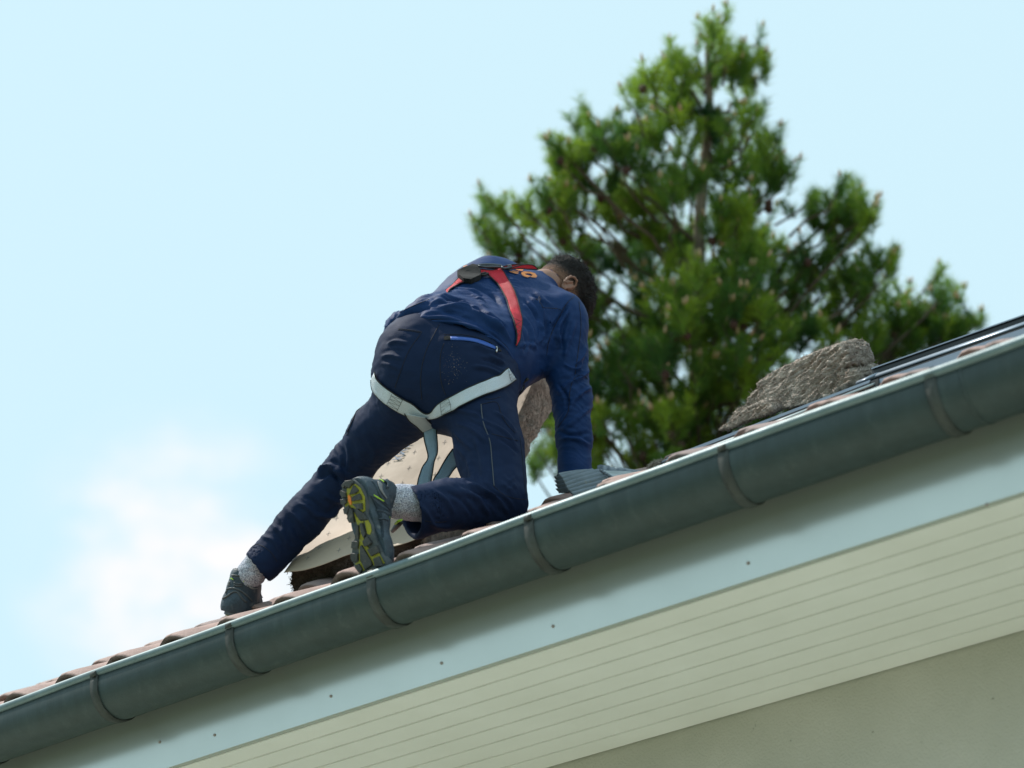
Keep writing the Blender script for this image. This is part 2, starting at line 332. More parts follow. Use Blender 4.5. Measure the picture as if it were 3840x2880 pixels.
# roof: deck and tiles
b = MB(); b.prism([(.07, roofw(.07)-.05), (QR, roofw(QR)-.05), (QR, roofw(QR)-.02), (.07, roofw(.07)-.02)], U0, U1, lambda t, p: H(t, p[0], p[1]))
roof = b.obj('roof', M['deck'], house)
TW, TC = .2320, .335                                 # tile width and exposed course length (horizontal)
def tile_mesh(seed):
    r = random.Random(seed)
    ts = [-.06, 0, .04, .10, .18, .28, .40, .54, .68, .80, .92, 1.0, 1.05]
    hh = [.006, .007, .034, .058, .071, .072, .064, .050, .033, .019, .009, .005, .004]
    ql = [0, .012, .05, .20, TC+.06]; ed = [-.009, -.002, 0, 0, 0]
    V = []; 
    for j, q in enumerate(ql):
        lift = .026*(1-q/TC)
        for i, t in enumerate(ts):
            h = hh[i]+(ed[j] if True else 0)+r.uniform(-.0006, .0006)
            V.append((t*TW, q*CA-(h+lift)*SA*0, q*SA/CA*CA+h+lift))
    nu = len(ts); Fc = []
    for j in range(len(ql)-1):
        for i in range(nu-1): Fc.append((j*nu+i, j*nu+i+1, (j+1)*nu+i+1, (j+1)*nu+i))
    # butt end: thickness 14 mm, underside strip
    base = len(V)
    for i, t in enumerate(ts): V.append((t*TW, .004, hh[i]+.026-.016))
    for i, t in enumerate(ts): V.append((t*TW, .10, hh[i]+.018-.016+.10*TA))
    for i in range(nu-1):
        Fc.append((base+i, base+i+1, i+1, i)); Fc.append((base+nu+i, base+nu+i+1, base+i+1, base+i))
    V = [(x, y, z) for x, y, z in V]
    return V, Fc
def tile_fix(V):     # points were given as (u, horizontal run, height above slope + rise)
    return V
# the run/rise above: y = q*cos, z = q*sin ; convert to horizontal/vertical of the (u,q,w) frame
tiles = []
for k in range(3):
    V, Fc = tile_mesh(k); nu = 13; VV = []
    for n_, (x, y, z) in enumerate(V): VV.append((x, y, z))
    tiles.append((VV, Fc))
def tile_local(V):
    out = []
    for n_, (x, y, z) in enumerate(V):
        if n_ < 65:
            j = n_//13; q = [0, .012, .05, .20, TC+.06][j]; h = z-q*SA
            out.append((x, q-h*SA*.5, q*TA+h*CA+h*SA*SA*.5))
        else: out.append((x, y, z))
    return out
tmesh = []
for k, (V, Fc) in enumerate(tiles):
    me = meshdata('roof_tile', tile_local(V), Fc, M['tile'] if k < 2 else M['tile_b'], True); tmesh.append(me)
WIN = [(Q(2455, 1750, .72)[0], Q(3290, 1420, .72)[0]+.02, .70, 1.9), (Q(3290, 1420, .72)[0]+.02, Q(3290, 1420, .72)[0]+1.3, .70, 1.9)]
ROW0 = .055
def in_window(u, q):
    return any(a-.05 < u+TW*.5 < b_+.05 and q0-.10 < q+TC*.5 < q1+.1 for a, b_, q0, q1 in WIN)
sv, sf = [], []; bpy.context.view_layer.update()
for row in range(int((QR-ROW0)/TC)):
    q = ROW0+row*TC
    for c in range(int((U1-U0)/TW)-1):
        u = U0+.1+c*TW+.0
        if in_window(u, q): continue
        du, dw = random.uniform(-.005, .005), random.uniform(-.006, .009)-(.014 if row == 0 else .004 if row == 1 else 0)-(.012 if u > WIN[0][0]-.25 and row < 2 else 0)
        if row < 6 and -3.0 < u < 2.3:
            me = tmesh[random.choice((0, 0, 1, 1, 2))]
            o = bpy.data.objects.new('roof_tile', me); COL.objects.link(o); o.parent = roof
            rot = Matrix.Rotation(random.uniform(-.02, .02), 4, 'Z') @ Matrix.Rotation(random.uniform(-.025, .025), 4, 'Y')
            o.matrix_world = HM @ Matrix.Translation((u+du, q, roofw(q)-.018+dw)) @ rot
        else:
            bb = len(sv); Vt = tile_local(tiles[0][0])
            sv += [tuple(H(u+x, q+y, roofw(q)-.018+z)) for x, y, z in Vt]; sf += [tuple(bb+i for i in f) for f in tiles[0][1]]
o = obj('roof_tile', np.array(sv), sf, M['tile'], house, True); tag(o, kind='stuff')
b = MB(); b.prism([(QR, roofw(QR)-.05), (2*QR-.07, roofw(.07)-.05), (2*QR-.07, roofw(.07)+.03), (QR, roofw(QR)+.03)], U0, U1, lambda t, p: H(t, p[0], p[1])); b.obj('rear_roof', M['tile'], house)
b = MB(); b.tube([H(u, QR, roofw(QR)+.02) for u in np.linspace(U0, U1, 8)], .09, 10); b.obj('ridge_cap', M['tile_b'], house, True)

# ================================================================== ROOF WINDOWS
def strip(name, m, par, p0, p1, prof, smooth=False, n=2):
    """bar between two (u,q,w) points with a profile in (q,w) offsets"""
    b = MB(); p0 = np.array(p0); p1 = np.array(p1)
    b.prism(prof, 0, 1, lambda t, p: Hq(p0+(p1-p0)*t+np.array([0, p[0], p[1]])))
    return b.obj(name, m, par, smooth)
def slope_rect(q0, q1, h0, h1): return [(q0, q0*TA+h0), (q1, q1*TA+h0), (q1, q1*TA+h1), (q0, q0*TA+h1)]
# window 1: frame with its cover strips
A = Q(2478, 1727, .74); B = Q(3236, 1446, .74)
w1 = empty('roof_window', Hq(A), 'open roof window frame under the grey wool block, left one of the two', 'roof window', 'roof windows')
um = (A[1])
def bar(name, m, par, xa, ya, xb, yb, q, th, dq, rnd=0, n=8):
    """bar whose top edge runs through two pixels on plane q; th thickness downward, dq depth up the slope"""
    a, c_ = Q(xa, ya, q), Q(xb, yb, q)
    if rnd:
        pr = [(dq/2-dq/2*math.cos(t), -th/2+th/2*math.sin(t)+(dq/2-dq/2*math.cos(t))*TA) for t in np.linspace(0, 2*math.pi, 14, endpoint=False)]
    else: pr = [(0, 0), (dq, dq*TA), (dq, dq*TA-th), (0, -th)]
    return strip(name, m, par, a, c_, pr, bool(rnd))
bar('lower_cover', M['alu'], w1, 2500, 1716, 3262, 1424, .78, .022, .07)
bar('front_edge', M['alu_l'], w1, 2484, 1740, 3270, 1437, .745, .011, .022, 1)
bar('gasket', M['darkmetal'], w1, 2520, 1720, 3262, 1434, .765, .012, .02)
bar('frame', M['darkmetal'], w1, 2462, 1752, 3290, 1440, .755, .075, .05)
bar('end_clip', M['alu_l'], w1, 2461, 1749, 2489, 1741, .742, .036, .004)
bar('corner_cap', M['alu'], w1, 2478, 1728, 2566, 1692, .752, .016, .06, 1)
bar('latch', M['black'], w1, 2563, 1700, 2590, 1690, .742, .012, .02, 1)
for ux in (A[0]+.02, B[0]-.02):       # side rails going up the slope and the head rail
    b = MB(); qa, qb = .80, 1.75; wa = A[2]+.02
    b.prism([(-.03, -.06), (.03, -.06), (.03, 0), (-.03, 0)], 0, 1, lambda t, p: H(ux+p[0], qa+(qb-qa)*t, A[2]+(qa-.74+(qb-qa)*t)*(TA-.01)+p[1])); b.obj('side_rail', M['alu'], w1)
b = MB(); b.box((A[0]-.01, 1.75, A[2]+1.01*TA-.07), (B[0]+.01, 1.82, A[2]+1.01*TA-.01), lambda p: H(*p)); b.obj('head_rail', M['alu'], w1)
# window 2: closed, with raised black gasket and broad cover
A2 = Q(3268, 1400, .78); B2 = Q(4300, 1028, .78)
w2 = empty('roof_window', Hq(A2), 'closed roof window with blue-grey metal cover beneath a black strip, at right', 'roof window', 'roof windows')
bar('black_strip', M['darkmetal'], w2, 3268, 1382, 4300, 1018, .84, .045, .05)
bar('strip_edge', M['alu'], w2, 3267, 1380, 4300, 1016, .835, .004, .055)
bar('upper_cover', M['alu'], w2, 3256, 1411, 4300, 1043, .785, .019, .05, 1)
bar('cover_shadow_gap', M['darkmetal'], w2, 3290, 1419, 4300, 1062, .778, .005, .01)
bar('cover_nose', M['alu'], w2, 3207, 1430, 3275, 1401, .782, .016, .05, 1)
bar('nose_underside', M['darkmetal'], w2, 3210, 1440, 3286, 1420, .79, .012, .04)
bar('lower_cover', M['alu'], w2, 3292, 1424, 4300, 1066, .775, .085, .03)
bar('end_block', M['darkmetal'], w2, 3259, 1432, 3293, 1419, .771, .045, .03)
bar('cover_seam', M['darkmetal'], w2, 3730, 1249, 3734, 1261, .787, .014, .004)
b = MB(); b.add([H(A2[0]+.1, .9, A2[2]+.02), H(A2[0]+1.2, .9, A2[2]+.02), H(A2[0]+1.2, 1.8, A2[2]+.9*TA), H(A2[0]+.1, 1.8, A2[2]+.9*TA)], [(0, 1, 2, 3)]); b.obj('pane', M['glass'], w2)
for ux in (A2[0]+.04, A2[0]+1.22):
    b = MB(); b.prism([(-.04, -.07), (.04, -.07), (.04, 0), (-.04, 0)], 0, 1, lambda t, p: H(ux+p[0], .86+.95*t, A2[2]+(.08+.95*t)*(TA-.012)+p[1])); b.obj('side_rail', M['alu'], w2)
b = MB(); b.box((A2[0], 1.81, A2[2]+1.0*TA-.07), (A2[0]+1.26, 1.88, A2[2]+1.0*TA-.01), lambda p: H(*p)); b.obj('head_rail', M['alu'], w2)

# ================================================================== PLEATED APRON
def E6(x, y): return x/5.03+2060, y/5.03+1700
front = [(160, 395), (205, 425), (235, 470), (270, 540), (305, 610), (345, 690), (395, 740), (440, 790), (470, 850)]
back = [(170, 740), (150, 710), (140, 640), (125, 560), (112, 480), (125, 400)]
ap = empty('window_apron', Hq(Q(*E6(400, 800), .55)), 'loose grey pleated metal flashing apron with folded flange, beside the hand', 'flashing')
nb_, na = 90, 26; V = []
endp = [(700, 330), (905, 318), (985, 345), (1050, 400), (1120, 450), (1180, 500), (1240, 560), (1290, 620), (1330, 680)]
fr = resample(front, nb_); en = resample(endp, nb_)
for i in range(nb_):
    s_ = i/(nb_-1); amp = .0065*math.sin(s_*7.6*2*math.pi)
    for j in range(na):
        t = j/(na-1); px = fr[i]*(1-t)+en[i]*t
        px = px+np.array([0, -10*math.sin(math.pi*t)+(3.5*mnoise.noise(Vector((t*7, s_*3, 0))))])
        q = .54+.035*(1-s_)+.05*t; a = Q(*E6(*px), q)
        V.append(Hq(a)+(-ND*.6+ZD*.5)*amp)
Fc = [(i*na+j, i*na+j+1, (i+1)*na+j+1, (i+1)*na+j) for i in range(nb_-1) for j in range(na-1)]
o = obj('pleats', np.array(V), Fc, M['apron'], ap, True); so = o.modifiers.new('thickness', 'SOLIDIFY'); so.thickness = .0012
bk = resample(back, 60); V = []
for i in range(60):
    amp = .0065*math.sin(i/59*4.5*2*math.pi)
    for j in range(8):
        t = j/7; px = bk[i]+np.array([t*520, -t*55]); a = Q(*E6(*px), .63+.01*t); V.append(Hq(a)+(ND*.6-ZD*.5+GD*.4)*amp)
Fc = [(i*8+j, i*8+j+1, (i+1)*8+j+1, (i+1)*8+j) for i in range(59) for j in range(7)]
o = obj('rear_pleats', np.array(V), Fc, M['apron'], ap, True); so = o.modifiers.new('thickness', 'SOLIDIFY'); so.thickness = .0012
# folded flange: upright wavy edge and the flat sheet
top = resample([(905, 232), (960, 212), (1060, 228), (1130, 228), (1175, 262), (1200, 250), (1260, 285), (1300, 268), (1420, 275), (1560, 300), (1720, 320)], 40)
bot = resample([(905, 290), (960, 305), (1060, 320), (1150, 325), (1250, 325), (1350, 330), (1450, 335), (1560, 345), (1720, 350)], 40)
V = []
for i in range(40):
    for t in (0, .5, 1):
        V.append(Hq(Q(*E6(*(top[i]*(1-t)+bot[i]*t)), .68-.02*t+.006*math.sin(i*.9)*(1-t))))
o = obj('upright_flange', np.array(V), [(i*3+j, i*3+j+1, (i+1)*3+j+1, (i+1)*3+j) for i in range(39) for j in range(2)], M['apron'], ap, True)
so = o.modifiers.new('thickness', 'SOLIDIFY'); so.thickness = .0014
V = []; lo = resample([(960, 310), (1100, 380), (1200, 440), (1330, 500), (1500, 520), (1720, 470)], 40)
for i in range(40):
    for t in (0, .5, 1): V.append(Hq(Q(*E6(*(bot[i]*(1-t)+lo[i]*t)), .66-.06*t)))
o = obj('flat_flange', np.array(V), [(i*3+j, i*3+j+1, (i+1)*3+j+1, (i+1)*3+j) for i in range(39) for j in range(2)], M['alu_l'], ap, True)
so = o.modifiers.new('thickness', 'SOLIDIFY'); so.thickness = .0014
for k in range(6):
    a = np.array((960, 315))*(1-k/6)+np.array((1260, 500))*k/6; c_ = np.array((960, 315))*(1-(k+.86)/6)+np.array((1260, 500))*(k+.86)/6
    b = MB(); b.tube([Hq(Q(*E6(*a), .585)), Hq(Q(*E6(*c_), .585))], .0045, 8); b.obj('seam_fold', M['apron'], ap, True)

# ================================================================== implicit surfaces
def surfnet(f, org, h):
    s = f < 0; nx, ny, nz_ = f.shape
    cnt = np.zeros((nx-1, ny-1, nz_-1), np.int8); acc = np.zeros((nx-1, ny-1, nz_-1, 3), np.float32)
    sl = lambda o, ax: tuple(slice(o[k], (f.shape[k]-1+o[k]) if k != ax else f.shape[k]-1) for k in range(3))
    faces_src = []
    for ax in range(3):
        a = [slice(None)]*3; c_ = [slice(None)]*3; a[ax] = slice(0, -1); c_[ax] = slice(1, None)
        fa, fc = f[tuple(a)], f[tuple(c_)]; ch = (s[tuple(a)] != s[tuple(c_)])
        idx = np.argwhere(ch)
        va, vc = fa[ch], fc[ch]; t = va/(va-vc)
        pos = idx.astype(np.float32); pos[:, ax] += t
        o1, o2 = [k for k in range(3) if k != ax]
        for d1 in (0, -1):
            for d2 in (0, -1):
                ci = idx.copy(); ci[:, o1] += d1; ci[:, o2] += d2
                ok = (ci[:, o1] >= 0) & (ci[:, o2] >= 0) & (ci[:, o1] < f.shape[o1]-1) & (ci[:, o2] < f.shape[o2]-1)
                cc = ci[ok]; np.add.at(acc, (cc[:, 0], cc[:, 1], cc[:, 2]), pos[ok]); np.add.at(cnt, (cc[:, 0], cc[:, 1], cc[:, 2]), 1)
        faces_src.append((ax, o1, o2, idx, s[tuple(a)][ch]))
    act = cnt > 0; ids = np.full(cnt.shape, -1, np.int64); ids[act] = np.arange(act.sum())
    V = acc[act]/cnt[act][:, None]*h+np.asarray(org, np.float32)
    Q_ = []
    for ax, o1, o2, idx, sa in faces_src:
        ok = (idx[:, o1] > 0) & (idx[:, o2] > 0) & (idx[:, o1] < f.shape[o1]-1) & (idx[:, o2] < f.shape[o2]-1); idx = idx[ok]; sa = sa[ok]
        def g(d1, d2):
            c_ = idx.copy(); c_[:, o1] += d1; c_[:, o2] += d2; return ids[c_[:, 0], c_[:, 1], c_[:, 2]]
        q = np.stack([g(-1, -1), g(0, -1), g(0, 0), g(-1, 0)], 1)
        flip = sa if ax != 1 else ~sa
        q[~flip] = q[~flip][:, ::-1]; Q_.append(q)
    return V, np.concatenate(Q_)
class SDF:
    def __init__(s, lo, hi, h):
        s.h = h; s.lo = np.array(lo, np.float32); n = np.ceil((np.array(hi)-lo)/h).astype(int)+1
        s.ax = [s.lo[k]+np.arange(n[k], dtype=np.float32)*h for k in range(3)]; s.f = np.full(n, 1., np.float32)
    def _box(s, lo, hi):
        r = []
        for k in range(3):
            i0 = max(0, int((lo[k]-s.lo[k])/s.h)); i1 = min(len(s.ax[k]), int((hi[k]-s.lo[k])/s.h)+2)
            if i1 <= i0: return None
            r.append(slice(i0, i1))
        return tuple(r)
    def _grid(s, r): return np.meshgrid(*[s.ax[k][r[k]] for k in range(3)], indexing='ij', sparse=True)
    def comb(s, r, d, k, sub=False):
        f = s.f[r]
        if sub: f[...] = np.maximum(f, -d); return
        if k <= 0: f[...] = np.minimum(f, d); return
        hh = np.clip(.5+.5*(f-d)/k, 0, 1); f[...] = f*(1-hh)+d*hh-k*hh*(1-hh)
    def cap(s, a, b_, ra, rb, k=.03, pad=.09, sub=False):
        a = np.asarray(a, np.float32); b_ = np.asarray(b_, np.float32); R = max(ra, rb)+pad
        r = s._box(np.minimum(a, b_)-R, np.maximum(a, b_)+R)
        if r is None: return
        x, y, z = s._grid(r); d = b_-a; L = float(d@d)+1e-9
        t = np.clip(((x-a[0])*d[0]+(y-a[1])*d[1]+(z-a[2])*d[2])/L, 0, 1)
        dd = np.sqrt((x-a[0]-t*d[0])**2+(y-a[1]-t*d[1])**2+(z-a[2]-t*d[2])**2)-(ra+(rb-ra)*t)
        s.comb(r, dd, k, sub)
    def ell(s, c_, axes, rad, k=.03, pad=.07, sub=False):
        c_ = np.asarray(c_, np.float32); R = max(rad)+pad; r = s._box(c_-R, c_+R)
        if r is None: return
        x, y, z = s._grid(r); x = x-c_[0]; y = y-c_[1]; z = z-c_[2]; k0 = 0; k1 = 0
        for a, q in zip(axes, rad):
            p = x*a[0]+y*a[1]+z*a[2]; k0 = k0+(p/q)**2; k1 = k1+(p/q**2)**2
        k0 = np.sqrt(k0); k1 = np.sqrt(k1)+1e-6; s.comb(r, k0*(k0-1)/k1, k, sub)
    def loft(s, bars, steps=5, k=.05):
        for i in range(len(bars)-1):
            A_, B_ = bars[i], bars[i+1]
            for j in range(steps if i < len(bars)-2 else steps+1):
                t = j/steps; L = [A_[n]*(1-t)+B_[n]*t for n in range(3)]
                s.cap(L[0], L[1], L[2], L[2], k)
    def plane(s, p, n_, rad):
        p = np.asarray(p, np.float32); r = s._box(p-rad, p+rad)
        x, y, z = s._grid(r); x = x-p[0]; y = y-p[1]; z = z-p[2]; m_ = (x*x+y*y+z*z) < rad*rad
        f = s.f[r]; f[...] = np.where(m_, np.maximum(f, x*n_[0]+y*n_[1]+z*n_[2]), f)
    def mesh(s): return surfnet(s.f, s.lo, s.h)
def nrm(v): v = np.asarray(v, float); return v/np.linalg.norm(v)
def vnormals(V, Fq):
    a, b_, c_, d = (V[Fq[:, i]] for i in range(4)); fn = np.cross(c_-a, d-b_)
    N = np.zeros_like(V); 
    for i in range(4): np.add.at(N, Fq[:, i], fn)
    return N/(np.linalg.norm(N, axis=1, keepdims=True)+1e-12)
def laplace(V, Fq, it=2, lam=.5):
    n = len(V); e = np.concatenate([Fq[:, [0, 1]], Fq[:, [1, 2]], Fq[:, [2, 3]], Fq[:, [3, 0]]]); e = np.concatenate([e, e[:, ::-1]])
    deg = np.bincount(e[:, 0], minlength=n)[:, None]
    for _ in range(it):
        A_ = np.stack([np.bincount(e[:, 0], weights=V[e[:, 1], k], minlength=n) for k in range(3)], 1)/np.maximum(deg, 1)
        V = V+(A_-V)*lam
    return V.astype(np.float32)
def pix(V): return np.stack([1920+FS*V[:, 0]/V[:, 2], 1440-FS*V[:, 1]/V[:, 2]], 1)
def folds(V, Fq, items):
    """raise or sink cloth along fold lines (lines given in 3840-frame pixels on the side that faces the viewer)"""
    N = vnormals(V, Fq); px = pix(V); facing = np.clip(-(N*(V/np.linalg.norm(V, axis=1, keepdims=True))).sum(1)*2.2+.25, 0, 1)
    D = np.zeros(len(V))
    for pts, w, amp in items:
        p = resample(pts, max(8, len(pts)*4)); lo, hi = p.min(0)-3*w, p.max(0)+3*w
        idx = np.where(((px > lo) & (px < hi)).all(1))[0]
        if not len(idx): continue
        q = px[idx]; best = np.full(len(idx), 1e9); tt = np.zeros(len(idx))
        for i in range(len(p)-1):
            a = p[i]; d = p[i+1]-a; L = d@d+1e-9; t = np.clip(((q-a)@d)/L, 0, 1); dd = np.linalg.norm(q-a-t[:, None]*d, axis=1)
            m_ = dd < best; best[m_] = dd[m_]; tt[m_] = (i+t[m_])/(len(p)-1)
        env = np.clip(np.minimum(tt, 1-tt)*5, 0.05, 1)**.7
        # ridge with a shallow trough beside it
        D[idx] += amp*env*(np.exp(-(best/w)**2)-.35*np.exp(-((best-1.9*w)/w)**2))
    return (V+N*(D*facing)[:, None]).astype(np.float32)
def wrinkle(V, Fq, amp, sc, seed, aniso=(1, 1, 1)):
    N = vnormals(V, Fq); D = np.empty(len(V)); a = np.array(aniso)*sc
    o = Vector((seed*3.1, seed*1.7, seed))
    for i, v in enumerate(V*a): D[i] = mnoise.noise(Vector(v)+o)
    return (V+N*(D*amp)[:, None]).astype(np.float32)
def bvh_of(V, Fq): return BVHTree.FromPolygons([tuple(v) for v in V.tolist()], Fq.tolist())
def crumple(V, Fq, zones):
    """transverse creases round the joints: (centre, limb direction, radius, amplitude)"""
    N = vnormals(V, Fq); D = np.zeros(len(V))
    for c_, ax_, rad_, amp in zones:
        ax_ = nrm(ax_); d = V-c_; r2 = (d*d).sum(1)/rad_**2; idx = np.where(r2 < 4)[0]
        al = d[idx]@ax_; pr = d[idx]-al[:, None]*ax_; w_ = np.exp(-r2[idx])
        for k, i in enumerate(idx):
            q = pr[k]*13; p = Vector((q[0], q[1], q[2])); p = p+Vector(ax_)*(al[k]*58+3*mnoise.noise(Vector(q)+Vector((5, 1, 2))))
            n_ = mnoise.noise(p); D[i] += amp*w_[k]*((1-2*abs(n_))**3 if n_ > -.5 else 0)
    return (V+N*D[:, None]).astype(np.float32)
class Drape:                                     # lay flat pieces on a garment
    def __init__(s, V, Fq): s.t = bvh_of(V, Fq)
    def at(s, x, y, off=.002, z=None):
        d = Vector(((x-1920)/FS, -(y-1440)/FS, 1)).normalized(); h = s.t.ray_cast(Vector((0, 0, 0)), d)
        if h[0] is None:
            zz = z if z else 7.6
            q = Vector(((x-1920)/FS*zz, -(y-1440)/FS*zz, zz)); h = s.t.find_nearest(q)
        n_ = h[1]
        if n_.dot(d) > 0: n_ = -n_
        return np.array(h[0]+n_*off), np.array(n_)
    def line(s, pts, off=.001, step=6): 
        p = resample(pts, max(4, int(np.linalg.norm(np.diff(np.array(pts), axis=0), axis=1).sum()/step)))
        return np.array([s.at(x, y, off)[0] for x, y in p])
def smooth_line(P_, it=3):
    P_ = P_.copy()
    for _ in range(it): P_[1:-1] = P_[1:-1]*.5+(P_[:-2]+P_[2:])*.25
    return P_
def ribbon(name, m, par, L, R_, getp, thick=.0016, n=40, nc=5, edge=True, em=None, uvs=20, ew=.0022, twist=0):
    l = resample(L, n); r = resample(R_, n); G = np.zeros((n, nc, 3))
    for i in range(n):
        for j in range(nc):
            t = j/(nc-1); G[i, j] = getp(*(l[i]*(1-t)+r[i]*t), i/(n-1), t)
    for _ in range(3):
        G[1:-1] = G[1:-1]*.5+(G[:-2]+G[2:])*.25
        G[:, 1:-1] = G[:, 1:-1]*.5+(G[:, :-2]+G[:, 2:])*.25
    ln = np.r_[0, np.cumsum(np.linalg.norm(np.diff(G[:, nc//2], axis=0), axis=1))]
    uv = [(ln[i]*uvs, j/(nc-1)) for i in range(n) for j in range(nc)]
    W_ = toW(G.reshape(-1, 3)); Fc = [(i*nc+j, i*nc+j+1, (i+1)*nc+j+1, (i+1)*nc+j) for i in range(n-1) for j in range(nc-1)]
    o = obj(name, W_, Fc, m, par, True, uv=uv); so = o.modifiers.new('thickness', 'SOLIDIFY'); so.thickness = thick; so.offset = 0
    if edge:
        for j in (0, nc-1):
            V, Fe = tube(toW(G[:, j]), ew, 5); obj('strap_edge', V, Fe, em or M['edge'], o, True)
    return o
def poly_drape(name, m, par, loops, dr, off=.0016, sub=7):
    """flat printed shape: outer loop and holes in pixels, laid on the surface"""
    pts = []; ls = []
    for lp in loops:
        q = []
        for i in range(len(lp)):
            a, c_ = np.array(lp[i], float), np.array(lp[(i+1) % len(lp)], float); k = max(1, int(np.linalg.norm(c_-a)/sub))
            q += [a+(c_-a)*j/k for j in range(k)]
        ls.append([Vector((x, y, 0)) for x, y in q]); pts += q
    tris = tessellate_polygon(ls)
    V = toW(np.array([dr.at(x, y, off)[0] for x, y in pts]))
    return obj(name, V, [tuple(t) for t in tris], m, par)
cA = lambda L: [(x/2.074+1340, y/2.074+900) for x, y in L]
cB = lambda L: [(x/1.7015+780, y/1.7015+1600) for x, y in L]
cC = lambda L: [(x/3.607+1380, y/3.607+1180) for x, y in L]
cD = lambda L: [(x/5.53+1380, y/5.53+1560) for x, y in L]
cE = lambda L: [(x/5.53+1680, y/5.53+940) for x, y in L]
cS = lambda L: [(x/4.146+1240, y/4.146+1760) for x, y in L]
c2 = lambda L: [(x*K, y*K) for x, y in L]

# ================================================================== PERSON
# joints, camera space
RP = nrm((.90, -.30, -.30)); RC = nrm((.76, -.46, -.46))
pelvis = C3(961, 799, 7.50); waist = C3(1002, 760, 7.63); mid = C3(1047, 725, 7.74); chest = C3(1095, 686, 7.84); shoul = C3(1131, 656, 7.90); neck = C3(1176, 622, 7.97)
hipR, hipL = C3(1034, 854, 7.42), C3(900, 860, 7.52)
kneeR, ankR = C3(1078, 1078, 7.17), C3(866, 1088, 6.98)
kneeL, ankL = C3(757, 1009, 7.68), C3(550, 1232, 7.62)
shR, elR, wrR = C3(1212, 694, 7.80), C3(1236, 858, 7.68), C3(1242, 1015, 7.58)
shL, elL, wrL = C3(1014, 658, 7.98), C3(873, 712, 7.88), C3(985, 800, 8.12)
person = empty('person', toW((kneeR+ankR)/2), 'person in navy workwear and safety harness kneeling on the roof tiles', 'person')

# ---------- trousers
T = SDF((-1.08, -.98, 6.75), (.42, .30, 7.98), .0052)
bar2 = lambda c_, ax, half, r: (c_-ax*half, c_+ax*half, r)
T.loft([bar2(waist+np.array([-.005, -.005, .0]), RP, .062, .106), bar2((pelvis+waist)/2, RP, .076, .133), bar2(pelvis, RP, .074, .142), bar2(pelvis+np.array([-.005, -.055, -.03]), RP, .076, .128)], 4, .04)
T.cap(hipR, hipR*.45+kneeR*.55, .113, .101, .035); T.cap(hipR*.45+kneeR*.55, kneeR, .101, .088, .03)
kS = kneeR+np.array([0, -.012, 0]); T.cap(kS, kneeR*.45+ankR*.55+np.array([0, -.010, 0]), .078, .070, .02); T.cap(kneeR*.45+ankR*.55+np.array([0, -.010, 0]), C3(896, 1108, 6.985), .070, .078, .03)
mL = hipL*.45+kneeL*.55+np.array([-.010, .010, 0]); T.cap(hipL, mL, .117, .083, .035); T.cap(mL, kneeL, .083, .069, .03)
T.cap(kneeL, kneeL*.5+ankL*.5+np.array([.006, .006, 0]), .072, .064, .03); T.cap(kneeL*.5+ankL*.5+np.array([.006, .006, 0]), C3(566, 1218, 7.615), .064, .061, .03)
# cut the leg openings: hollow them out along the leg
dR = nrm(ankR-kneeR); dL = nrm(ankL-kneeL)
T.cap(C3(915, 1103, 6.995), C3(800, 1112, 6.90), .062, .066, sub=True)
T.cap(C3(575, 1204, 7.615), C3(500, 1300, 7.60), .050, .056, sub=True)
T.plane(C3(886, 1108, 6.98), nrm(dR*.9+np.array([-.3, -.12, 0])), .16); T.plane(C3(553, 1230, 7.615), nrm(dL+np.array([-.12, .16, 0])), .13)
tV, tF = T.mesh(); del T
def cut(V, Fq, p, n_):       # drop everything beyond a plane (the hem)
    keep = ((V-p)@n_) < 0; fk = keep[Fq].any(1)
    Vn = V.copy(); s_ = (V-p)@n_; ov = s_ > 0; Vn[ov] = V[ov]-s_[ov][:, None]*n_
    Fq = Fq[fk]; u_, inv = np.unique(Fq, return_inverse=True); return Vn[u_].astype(np.float32), inv.reshape(Fq.shape)
def cutlocal(V, Fq, p, n_, rad):
    d = np.linalg.norm(V-p, axis=1); s_ = (V-p)@n_; ov = (s_ > 0) & (d < rad); keep = ~ov; fk = keep[Fq].any(1)
    Vn = V.copy(); Vn[ov] = V[ov]-s_[ov][:, None]*n_
    Fq = Fq[fk]; u_, inv = np.unique(Fq, return_inverse=True); return Vn[u_].astype(np.float32), inv.reshape(Fq.shape)
tV = laplace(tV, tF, 2)
tfolds = []
for pts, w, a in (([(225, 812), (300, 788), (390, 806)], 13, .006), ([(185, 905), (265, 896), (350, 925)], 12, .0065), ([(178, 962), (255, 972), (340, 1010)], 11, .005),
                  ([(200, 860), (280, 850), (360, 870)], 9, -.003),
                  ([(900, 985), (1020, 1000), (1130, 1050)], 14, .007), ([(960, 930), (1060, 945), (1140, 985)], 12, -.006), ([(900, 800), (1000, 850), (1120, 900)], 22, .005),
                  ([(1010, 890), (1090, 930), (1150, 960)], 11, .005),
                  ([(760, 1420), (900, 1480), (1010, 1580)], 13, .005), ([(820, 1385), (950, 1440), (1050, 1530)], 12, -.005), ([(720, 1480), (820, 1560), (900, 1640)], 14, .004),
                  ([(1060, 1330), (1150, 1390), (1230, 1490)], 12, .0055), ([(1060, 1430), (1160, 1500), (1240, 1600)], 12, .005), ([(900, 1330), (980, 1400), (1060, 1440)], 12, .005),
                  ([(1100, 1540), (1190, 1600), (1250, 1660)], 11, -.004), ([(20, 1300), (60, 1200), (110, 1130)], 12, .004),
                  ([(700, 40+1250), (820, 1330), (960, 1370)], 14, .004)):
    tfolds.append((cA(pts), w/2.2, a*1.5))
